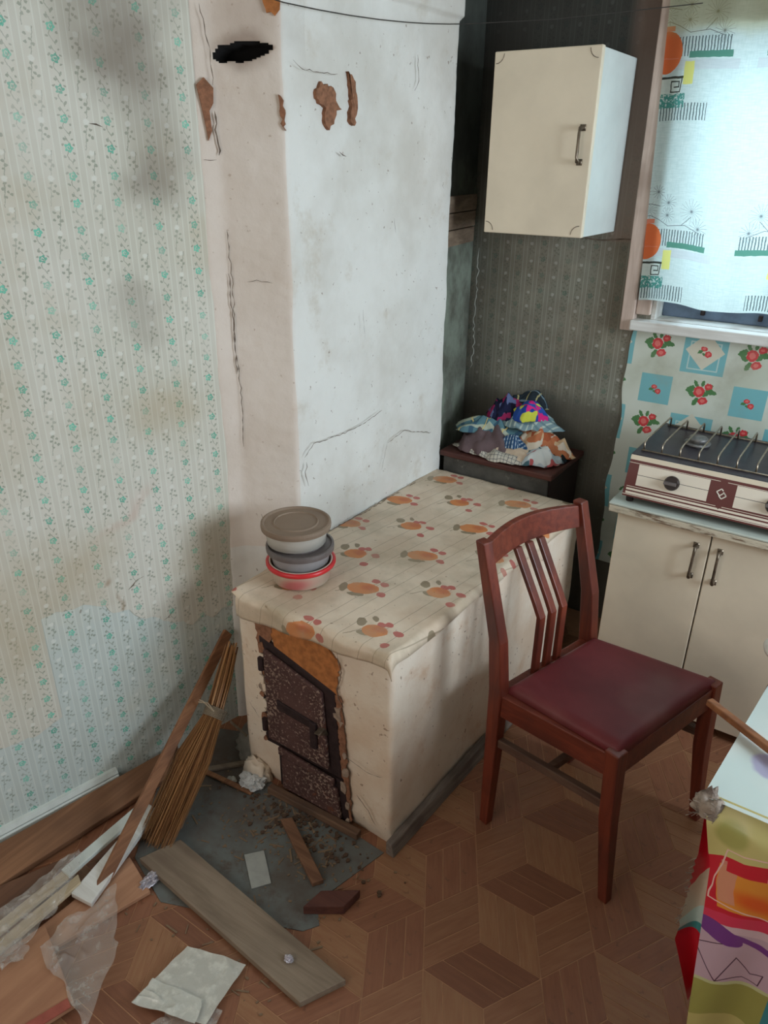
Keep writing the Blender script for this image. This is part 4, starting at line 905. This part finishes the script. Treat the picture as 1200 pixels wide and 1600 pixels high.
# crest rail, bowed back
def back(t, z): p = BL.lerp(BR_, t); ln_ = .0 if z < .44 else (z-.44)/.385*.074; return p+dback*(ln_+.030*math.sin(t*math.pi)*min(1, max(0, (z-.44)/.3)))+Z*z
m = MB(); K = 16
for i in range(K+1):
    t_ = i/K; hz = .010*math.sin(t_*math.pi)
    for (o_, z_) in ((-.009, .758+hz*.5), (.009, .758+hz*.5), (.009, .815+hz), (-.009, .815+hz)): m.v.append(back(.03+.94*t_, z_)+dback*o_)
for i in range(K):
    for j in range(4): j2 = (j+1) % 4; m.face((i*4+j, (i+1)*4+j, (i+1)*4+j2, i*4+j2))
m.face((0, 1, 2, 3)); m.face([4*K+j for j in (3, 2, 1, 0)]); m.build('crest_rail', M_CHWX, ch, bevel=.002)
for t_ in (.36, .48, .60):
    m = MB(); K = 10; wd = (BR_-BL).normalized()
    for i in range(K+1):
        z_ = .43+(.765-.43)*i/K; f_ = max(0, (z_-.60)/.165); p = BL.lerp(BR_, t_)+Z*z_+dback*(f_*.088*.95-.004+.004*(1-f_)*0)
        for (o_, s_) in ((-.006, -.0105), (-.006, .0105), (.006, .0105), (.006, -.0105)): m.v.append(p+dback*o_+wd*s_)
    for i in range(K):
        for j in range(4): j2 = (j+1) % 4; m.face((i*4+j, i*4+j2, (i+1)*4+j2, (i+1)*4+j))
    m.face((3, 2, 1, 0)); m.face([4*K+j for j in range(4)]); m.build('back_slat', M_CHW, ch, bevel=.002)

# ------------------------------------------------------------------ table at right
tb = thing('table', 'wooden table under a bright oilcloth at the right edge', 'table', (.4, 1.35, 0))
MB().hexa([(-.052, 1.018, .675), (.95, .99, .675), (1.0, 1.70, .675), (-.006, 1.72, .675), (-.052, 1.018, .697), (.95, .99, .697), (1.0, 1.70, .697), (-.006, 1.72, .697)]).build('tabletop', M_CHWX, tb, bevel=.003)
for a_, b_ in (((.035, 1.075, .675), (.035, 1.075, 0)), ((.88, 1.05, .675), (.93, 1.02, 0)), ((.93, 1.62, .675), (.97, 1.66, 0)), ((.06, 1.65, .675), (.05, 1.68, 0))):
    MB().beam(a_, b_, .045, .045, (0, 1, 0), .034, .034).build('leg', M_CHW, tb, bevel=.003)
n = NB('kitchen_print_oilcloth', 'UV'); v0 = n.flat(n.vec); o = n.sep(v0); wv = n.warp(v0, 14, .02)
d = n.m('SUBTRACT', n.sep(wv)[1], n.m('MULTIPLY', o[0], .30))     # band coordinate
c = C(206, 196, 130); c = n.mix(n.m('MULTIPLY', n.softell(v0, -.01, .655, .03, .03, 0, .6), .6), c, C(150, 156, 76))
def band(z, col_): global c; c = n.mix(n.m('LESS_THAN', d, z), c, col_)
band(.612, C(206, 36, 56)); band(.500, C(216, 60, 92)); band(.478, C(214, 186, 196)); band(.462, C(196, 168, 184)); band(.352, C(196, 200, 150)); band(.345, C(160, 158, 86)); band(.262, C(196, 186, 120)); band(.2, C(160, 158, 86))
c = n.mix(n.m('MULTIPLY', n.box(wv, .03, .560, .042, .042, .2), 1.0), c, C(232, 150, 60)); c = n.mix(n.softell(wv, .05, .55, .05, .03, 0, .2), c, C(226, 96, 40))
c = n.mix(n.m('MULTIPLY', n.box(wv, .002, .565, .014, .038, .2), .8), c, C(214, 150, 130))
c = n.mix(n.box(wv, .026, .605, .036, .012, .2), c, C(206, 36, 56))
for q_ in (((-.016, .60), (-.018, .52)), ((-.018, .52), (.10, .525)), ((-.012, .625), (.052, .640)), ((.052, .640), (.056, .60)), ((-.016, .60), (-.012, .625))): c = n.mix(n.seg(wv, *q_[0], *q_[1], .0025), c, C(236, 196, 186))
c = n.mix(n.ell(wv, .012, .462, .036, .018, -.25), c, C(120, 62, 140)); c = n.mix(n.box(wv, .062, .465, .030, .006, -.05), c, C(120, 62, 140))
for q_ in (((-.02, .42), (.025, .358)), ((.025, .358), (.045, .425)), ((-.02, .42), (.02, .445)), ((.045, .425), (.07, .40)), ((.025, .358), (.06, .385)), ((.06, .385), (.085, .385)), ((.07, .40), (.088, .412)), ((.088, .412), (.085, .385))): c = n.mix(n.seg(v0, *q_[0], *q_[1], .0018), c, C(84, 56, 76))
c = n.mix(n.box(v0, .18, .30, .075, .08), c, C(60, 140, 150)); c = n.mix(n.box(v0, .35, .45, .08, .3), c, C(170, 196, 190))
n.bump(n.noise(20, 3, .5, v0), .2, .003); M_TC = n.out(c, .28, 0, .5)
n = NB('table_top_print', 'UV'); v0 = n.flat(n.vec); c = n.mix(n.step(n.noise(4, 3), .4, .6), C(196, 208, 202), C(206, 208, 200)); wv = n.warp(v0, 30, .015)
c = n.mix(n.softell(wv, .010, 1.135, .030, .034, 0, .7), c, C(170, 164, 190)); c = n.mix(n.softell(wv, .035, 1.25, .04, .04, 0, .5), c, C(206, 134, 160)); c = n.mix(n.softell(wv, .03, 1.17, .012, .02, 0, .5), c, C(160, 156, 176)); c = n.mix(n.softell(wv, .12, 1.10, .06, .05, 0, .6), c, C(186, 200, 140))
M_TT = n.out(c, .25, 0, .5)
tcl = thing('table_oilcloth', 'colourful kitchen-print oilcloth hanging over the right table', 'tablecloth', (.3, 1.2, .70))
m = MB()
def ft(u, v):
    x0 = -.064+(.037/.36)*.7*v; x = x0+(1.0-x0)*u; y = 1.006+.70*v-.01*u*(1-v)
    return (x, y, .7005+.0006*nz(x, y, 0, 20))
m.grid(ft, 30, 24, lambda u, v: tuple(ft(u, v)[:2])); m.build('top_sheet', M_TT, tcl, smooth=True)
def fd_(u, v):
    z = .700-.475*v; xl = -.058+.028*min(1, v*4)+.045*max(0, v-.2)
    x = xl+(.98-xl)*u; y = 1.016-.022*min(1, v*14)-.012*v*math.sin(x*32+v*2)-.004*min(1, v*6)*math.sin(x*70)-.02*v
    z = .7025-.4775*v if v > .04 else .7025-.2*v-(.2775*v*v/.04)
    return (x, y, z+.01*math.sin(u*40)*v)
m = MB().grid(fd_, 110, 50, lambda u, v: (fd_(u, v)[0], .700-.475*v)); m.build('front_drape', M_TC, tcl, smooth=True)
n = NB('flap_print', 'UV'); v0 = n.flat(n.vec); o = n.sep(v0); c = C(206, 36, 56)
dd_ = n.m('SUBTRACT', o[1], n.m('MULTIPLY', o[0], 1.7))
c = n.mix(n.m('LESS_THAN', dd_, .585), c, C(206, 190, 168)); c = n.mix(n.m('LESS_THAN', n.m('SUBTRACT', o[1], n.m('MULTIPLY', o[0], .9)), .468), c, C(190, 208, 200)); c = n.mix(n.m('LESS_THAN', o[1], .405), c, C(70, 150, 150)); c = n.mix(n.m('LESS_THAN', n.m('ADD', o[1], n.m('MULTIPLY', o[0], .5)), .375), c, C(200, 34, 50))
M_FL = n.out(c, .4)
def ff(u, v):
    z = .695-.44*v; xl = -.058+.012*math.sin(v*3.2)+.055*max(0, v-.72)/.28; xr = -.058+.028*min(1, v*4)+.045*max(0, v-.2)+.010
    xl = min(xl, xr-.003)
    if .28 < v < .62: xl -= .004*abs(math.sin(v*90))
    return (xl+(xr-xl)*u, 1.012+.02*math.sin(u*3)*(1+v)-.02*v, z)
m = MB().grid(ff, 14, 60, lambda u, v: (ff(u, v)[0], .695-.44*v)); m.build('side_flap', M_FL, tcl, smooth=True)
n = NB('frayed_backing'); M_FRAY = n.out(n.mix(n.step(n.noise(40, 4, .7), .4, .65), C(160, 146, 132), C(112, 98, 90)), .95)
lump('frayed_corner', (-.052, 1.010, .668), (.026, .016, .040), M_FRAY, 12, tcl, amp=.42)
m = MB()
for k in range(24):
    a_ = random.uniform(-1, 1); p = Vector((-.055+random.uniform(-.012, .02), 1.0, .685+random.uniform(-.02, .01))); m.tube([p, p+Vector((random.uniform(-.02, .01), random.uniform(-.012, .0), random.uniform(-.012, .012)))], .0006, 3)
for k in range(26):
    v_ = random.uniform(.28, .62); p = Vector(ff(0, v_)); m.tube([p, p+Vector((random.uniform(-.010, -.002), -.004, random.uniform(-.008, .002)))], .0005, 3)
o = m.build('frayed_threads', M_FRAY, tcl); o['kind'] = 'stuff'
stk = thing('wooden_stick', 'thin brown wooden stick lying across the table corner', 'stick', (.05, 1.16, .705))
MB().beam((-.108, 1.232, .7135), (.30, .985, .7135), .014, .013).build('shaft', wood('orange_brown_stick', C(150, 98, 62), C(116, 72, 46), 0, 1, .5), stk, bevel=.002)
jg = thing('enamel_jug', 'small white enamel jug at the far right edge of the table', 'jug', (-.002, 1.400, .70))
MB().lathe([(.026, 0), (.030, .006), (.038, .035), (.042, .055), (.040, .060), (.037, .058)], (-.002, 1.400, .7015), 40).build('body', plain('grey_enamel', C(128, 130, 128), .3, bump=.02), jg, smooth=True)
MB().lathe([(.040, .056), (.050, .058), (.053, .066), (.050, .072), (.040, .074), (.004, .080)], (-.002, 1.400, .7015), 40).build('lid', plain('white_enamel_lid', C(226, 220, 210), .3, bump=.02), jg, smooth=True)
m = MB(); pts = []
for i in range(90):
    t_ = i/89; an = t_*2*math.pi*6; pts.append((.118+.05*t_+.003*math.cos(an), .955+.010*math.cos(an)-.01*t_, .225+.05*t_+.012*math.sin(an)))
tag(MB().tube(pts, .0028, 6).build('metal_coil', M_WIRE, smooth=True), 'shiny twisted metal coil in the bottom right corner', 'coil')

# ================================================================== FLOOR CLUTTER
hs = MB(); pts_ = [(-1.43, 1.20), (-1.40, .95), (-1.25, .745), (-1.10, .70), (-.775, .835), (-.752, .868), (-.795, .912), (-.742, 1.118), (-1.00, 1.13), (-1.12, 1.13), (-1.24, 1.145), (-1.25, 1.28)]
hs.poly(pts_, .0003, .0022); tag(hs.build('hearth_sheet', M_ZINC), 'dull grey metal sheet on the floor before the stove doors', 'metal sheet')
W_GREY = wood('weathered_grey_board', C(146, 130, 112), C(118, 102, 86), 0, .6, .8, dirt=C(92, 78, 66)); W_BR = wood('brown_stained_board', C(150, 108, 78), C(118, 82, 58), 1, .5, .7, dirt=C(98, 70, 52)); W_PALE = wood('pale_slat', C(196, 178, 148), C(168, 148, 118), 1, 1, .7)
W_TAN = wood('hardboard', C(170, 126, 96), C(150, 106, 80), 1, .4, .75, dirt=C(120, 90, 70)); W_LATH = wood('brown_lath', C(154, 108, 76), C(120, 80, 54), 1, 1, .6, dirt=C(90, 62, 46))
def slab(name, label, q, t, mat, group=None, cat='board', bev=.002):
    q = [Vector(p) for p in q]
    if (q[1]-q[0]).cross(q[3]-q[0]).z < 0: q = [q[0], q[3], q[2], q[1]]
    o = MB().quadslab(q, t).build(name, mat, bevel=bev); return tag(o, label, cat, group)
G = 'loose boards on the floor'
slab('floor_board', 'wide weathered grey board lying in front of the stove sheet', [(-1.225, .742, .022), (-.668, .700, .022), (-.618, .792, .022), (-1.185, .840, .022)], .019, W_GREY, G)
slab('floor_board', 'wide brown stained board leaning along the left skirting', [(-1.60, .10, .062), (-1.370, .905, .045), (-1.385, 1.000, .045), (-1.455, 1.045, .072), (-1.50, .88, .072)][:4] if False else [(-1.49, .12, .024), (-1.375, .960, .024), (-1.440, 1.060, .040), (-1.618, .12, .040)], .018, W_BR, G)
slab('floor_board', 'dark brown board end under the wide stained board', [(-1.40, .30, .020), (-1.30, .60, .020), (-1.37, .66, .020), (-1.50, .36, .020)], .016, wood('dark_board', C(112, 78, 58), C(88, 62, 48), 1, .6, .7), G)
slab('white_slat', 'narrow greyish white slat with brown tip beside the broom', [(-1.330, .600, .052), (-1.300, .600, .052), (-1.322, .842, .040), (-1.352, .842, .040)], .012, M_TRIM, G, 'slat')
slab('white_slat', 'broad white painted slat next to the broom lath', [(-1.268, .580, .036), (-1.205, .590, .036), (-1.300, .865, .032), (-1.335, .865, .032)], .014, M_SILL, G, 'slat')
slab('timber_strip', 'long pale slat wrapped in clear plastic', [(-1.330, .360, .046), (-1.300, .345, .046), (-1.305, .640, .046), (-1.330, .645, .046)], .012, W_PALE, G, 'slat')
slab('timber_strip', 'second pale slat inside the clear plastic wrap', [(-1.292, .335, .040), (-1.262, .330, .040), (-1.270, .610, .040), (-1.296, .620, .040)], .012, W_PALE, G, 'slat')
slab('floor_board', 'pinkish tan board under the plastic bag', [(-1.270, .46, .014), (-1.205, .46, .014), (-1.135, .700, .014), (-1.255, .735, .014)], .012, wood('pink_tan_board', C(186, 142, 112), C(166, 122, 94), 1, .6, .7), G)
fb = slab('hardboard_panel', 'tan hardboard panel with a reddish edge in the bottom left corner', [(-1.285, .26, .034), (-1.085, .30, .034), (-1.045, .432, .034), (-1.250, .500, .034)], .022, W_TAN, G, 'panel')
MB().beam((-1.085, .312, .0355), (-1.050, .425, .0355), .022, .003).build('red_edge', plain('red_brown_edge', C(160, 84, 70), .7), fb)
slab('wood_stick', 'short brown stick on the metal sheet', [(-1.022, 1.040, .016), (-1.000, 1.062, .016), (-.812, .960, .016), (-.828, .936, .016)], .013, wood('stick_brown', C(130, 94, 70), C(102, 70, 52), 0, 1, .7), None, 'stick')
slab('wood_block', 'dark reddish wood block beside the metal sheet', [(-.800, .868, .030), (-.722, .922, .030), (-.716, .980, .030), (-.792, .925, .030)], .028, wood('dark_block', C(96, 58, 48), C(76, 44, 38), 0, 1, .7), None, 'wood block')
slab('glass_plate', 'small greyish white square plate on the metal sheet', [(-1.028, .908, .006), (-.945, .847, .006), (-.917, .886, .006), (-.996, .946, .006)], .003, plain('milky_plate', C(160, 162, 156), .3, var=.1, spec=.6), None, 'plate', .0005)
# broom
bm = thing('broom', 'straw broom leaning head-down in the corner by the stove', 'broom', (-1.25, .85, 0))
rnd = random.Random(5); m = MB()
top = Vector((-1.335, 1.215, .355)); bind = Vector((-1.280, 1.075, .222)); end = Vector((-1.235, .795, .012))
ax_ = (end-bind).normalized(); sx = ax_.cross(Z).normalized(); sy = sx.cross(ax_)
for k in range(900):
    a_ = rnd.uniform(0, 2*math.pi); r_ = math.sqrt(rnd.random()); ox, oy = r_*math.cos(a_), r_*math.sin(a_)
    p0 = bind+sx*ox*.028+sy*oy*.020; e = end+sx*ox*.054+sy*oy*.018-ax_*rnd.uniform(-.01, .12); e.z = max(e.z, .008)
    mid = p0.lerp(e, .5)+sx*ox*.012+sy*(oy*.004+.006)+sx*rnd.uniform(-.004, .004)
    m.tube([p0, mid, e], [.0008, .0008, .0005], 3)
M_BRI = NB('broom_straw'); n = M_BRI; oi = n.N.new('ShaderNodeNewGeometry').outputs['Random Per Island']; M_BRI = n.out(n.mix(oi, C(188, 140, 92), C(100, 64, 40)), .5, 0, .4)
o = m.build('bristles', M_BRI, bm); o['kind'] = 'stuff'
m = MB()
for k in range(70):
    a_ = rnd.uniform(0, 2*math.pi); r_ = math.sqrt(rnd.random()); ox, oy = r_*math.cos(a_), r_*math.sin(a_)
    m.tube([bind+ax_*.01+sx*ox*.026+sy*oy*.018, bind.lerp(top, .5)+sx*ox*.026+sy*oy*.018, top+sx*ox*.020+sy*oy*.016+(bind-top).normalized()*rnd.uniform(0, .05)], .0024, 4)
o = m.build('stalk_handle', M_BRI, bm); o['kind'] = 'stuff'
m = MB()
for k in range(7):
    p = bind+ax_*(.004*k-.012); m.tube([p+(sx*math.cos(t_*math.pi/8)*.031+sy*math.sin(t_*math.pi/8)*.023) for t_ in range(17)], .0024, 5)
m.build('binding', plain('string_binding', C(132, 118, 100), .9), bm)
for dx in (0, .006): MB().tube([bind+sy*.022+sx*(-.01), bind+sy*.034+sx*(.012+dx*3)-ax_*.015, bind+sy*.028+sx*(.045)-ax_*(.01+dx)], .0018, 5).build('string_end', plain('string', C(176, 160, 138), .9), bm)
lath = MB().beam((-1.405, 1.262, .335), (-1.232, .628, .018), .030, .012, (1, .2, .6)).build('wooden_lath', W_LATH, bevel=.002); tag(lath, 'long brown lath leaning over the broom into the corner', 'lath')
# crumpled plastic and foil
def film(name, col_, alpha):
    n = NB(name); f = n.noise(40, 4, .6); n.bump(n.noise(25, 4, .6), .8, .006)
    return n.out(col_, .18, 0, .7, Alpha=n.m('ADD', alpha, n.m('MULTIPLY', n.step(f, .45, .75), .30)))
M_FILM = film('clear_plastic_film', C(200, 194, 186), .28); M_FILM2 = film('milky_plastic_film', C(206, 206, 196), .78)
def sheet(name, label, q, amp, mat, seed, zf=.006, cat='plastic bag', nn=46, f1=9, out_=.05, zmin=.004):
    q = [Vector(p) for p in q]
    def f(u, v):
        uu, vv = u, v; p = (q[0]*(1-uu)+q[1]*uu)*(1-vv)+(q[3]*(1-uu)+q[2]*uu)*vv
        e = min(u, 1-u, v, 1-v); w_ = nz(u, v, 0, 3, seed)
        r_ = (1-abs(nz(p.x+w_*.05, p.y, 0, f1, seed))*2)**2+.5*(1-abs(nz(p.x, p.y, 0, f1*2.4, seed+3))*2)**2
        return (p.x+out_*.4*nz(u, v, 1, 4, seed), p.y+out_*.4*nz(u, v, 2, 4, seed), max(zmin, p.z+amp*(r_-.6)))
    return tag(MB().grid(f, nn, nn).build(name, mat, smooth=True), label, cat)
sheet('plastic_bag', 'clear plastic bag crumpled round the pale slats at left', [(-1.345, .34, .064), (-1.225, .37, .058), (-1.245, .56, .056), (-1.335, .665, .062)], .014, M_FILM, 3, zmin=.05)
sheet('plastic_bag', 'clear plastic bag lying over the tan board and floor', [(-1.205, .455, .048), (-.985, .41, .030), (-1.07, .565, .022), (-1.205, .650, .030)], .014, M_FILM, 5, zmin=.037)
sheet('plastic_bag', 'small crumpled clear bag at the far left edge', [(-1.275, .36, .052), (-1.215, .35, .052), (-1.20, .43, .052), (-1.25, .45, .052)], .012, M_FILM, 6, zmin=.038)
sheet('plastic_sheet', 'folded milky white plastic packet on the lino floor', [(-.960, .505, .014), (-.800, .560, .014), (-.820, .700, .014), (-.955, .655, .014)], .006, M_FILM2, 8, cat='plastic packet', f1=5, out_=.006, nn=70)
sheet('plastic_sheet', 'clear plastic wrap sticking out below the milky packet', [(-.895, .490, .010), (-.770, .520, .010), (-.790, .60, .010), (-.885, .56, .010)], .006, M_FILM, 9, cat='plastic wrap', f1=12, out_=.03, zmin=.003)
sheet('plastic_flap', 'folded-over corner of milky plastic at the lower edge of the packet', [(-.950, .500, .024), (-.815, .548, .024), (-.838, .590, .022), (-.955, .560, .022)], .004, M_FILM2, 18, cat='plastic packet', f1=9, out_=.008, zmin=.016)
M_FOIL = plain('crinkled_foil', C(206, 200, 208), .35, .5, .3, 60, .8)
def crumple(name, label, c_, r, mat, seed, cat):
    def f(u, v):
        th = u*2*math.pi; ph = (v-.5)*math.pi; x, y, z = math.cos(th)*math.cos(ph), math.sin(th)*math.cos(ph), math.sin(ph)
        k = 1+.55*(1-abs(nz(x, y, z, 2.2, seed))*2)-.3+.3*nz(x, y, z, 5, seed)
        return (c_[0]+x*r[0]*k, c_[1]+y*r[1]*k, max(.003, c_[2]+z*r[2]*k))
    return tag(MB().grid(f, 30, 18).build(name, mat), label, cat)
crumple('foil_scrap', 'crumpled silvery candy foil beside the grey board end', (-1.160, .722, .012), (.014, .030, .010), M_FOIL, 3, 'foil')
crumple('paper_scrap', 'crumpled white paper scrap by the stove door', (-1.175, 1.095, .018), (.036, .030, .016), plain('white_paper', C(206, 206, 204), .8), 7, 'paper scrap')
crumple('paper_scrap', 'tiny pale paper crumb left of the crumpled scrap', (-1.235, 1.070, .006), (.014, .012, .005), plain('paper_crumb', C(170, 166, 154), .8), 9, 'paper scrap')
crumple('foil_scrap', 'tiny silver scrap on the wide grey board', (-.745, .755, .028), (.010, .008, .006), M_FOIL, 11, 'foil')
# slat frames lying in the dark corner
slab('timber_strip', 'dark thin slat on the floor behind the broom', [(-1.395, .985, .012), (-1.380, .975, .012), (-1.215, 1.165, .012), (-1.228, 1.175, .012)], .009, W_GREY, G, 'slat')
slab('timber_strip', 'dark thin slat crossing towards the stove foot', [(-1.370, 1.045, .020), (-1.362, 1.032, .020), (-1.150, 1.060, .012), (-1.152, 1.074, .012)], .008, W_LATH, G, 'slat')
slab('timber_strip', 'thin dark stick propped at the mortar lump', [(-1.36, 1.20, .07), (-1.355, 1.19, .07), (-1.225, 1.128, .13), (-1.228, 1.136, .13)], .006, W_GREY, G, 'slat')
# dust, straw and chips
m = MB(); rnd = random.Random(11)
for k in range(520):
    if k < 330: x, y = rnd.gauss(-.97, .10), rnd.gauss(1.03, .06)
    else: x, y = rnd.uniform(-1.35, -.72), rnd.uniform(.62, 1.12)
    if y > 1.10: continue
    z0 = .0025 if y > .86 else .001; s_ = rnd.uniform(.0015, .004); a_ = rnd.uniform(0, 6.28); L_ = s_*(rnd.choice((1, 1, 1.5, 1, 1, 5)))
    d_ = Vector((math.cos(a_), math.sin(a_), 0))*L_; e_ = Vector((-math.sin(a_), math.cos(a_), 0))*s_*.6; p = Vector((x, y, z0)); m.hexa([p-d_-e_, p+d_-e_, p+d_+e_, p-d_+e_]+[q+Vector((0, 0, s_*.5)) for q in (p-d_-e_, p+d_-e_, p+d_+e_, p-d_+e_)])
o = m.build('wood_chips', NB('chip').out(C(126, 104, 82), .9)); o['kind'] = 'stuff'; o['label'] = 'wood chips and straw crumbs scattered before the stove'; o['category'] = 'debris'
m = MB(); rnd = random.Random(12)
for k in range(160):
    x, y = rnd.gauss(-.98, .11), rnd.gauss(1.06, .035)
    if y > 1.10: continue
    s_ = rnd.uniform(.003, .008); p = Vector((x, y, .002)); m.poly([(p.x+s_*math.cos(t_*1.2)*rnd.uniform(.6, 1), p.y+s_*math.sin(t_*1.2)*rnd.uniform(.6, 1)) for t_ in range(5)], .002, .002+s_*.6)
o = m.build('dirt_crumbs', NB('dirt').out(C(82, 62, 48), .95)); o['kind'] = 'stuff'; o['label'] = 'dark dirt crumbs along the stove foot'; o['category'] = 'debris'

# clothes line
pts = [Vector((-1.40, 1.30, 1.955)), Vector((-1.222, 1.412, 1.900))]+[Vector((-1.222+.006*t, 1.412+.778*t, 1.900+.010*t+.048*t*t)) for t in (.15, .3, .45, .6, .75, .88, 1)]+[Vector((-1.0, 2.30, 1.967)), Vector((-.62, 2.47, 2.00))]
tag(MB().tube(pts, .0013, 6).build('wire_line', plain('dark_wire', C(60, 56, 52), .6)), 'thin dark wire strung across the top of the chimney', 'wire')
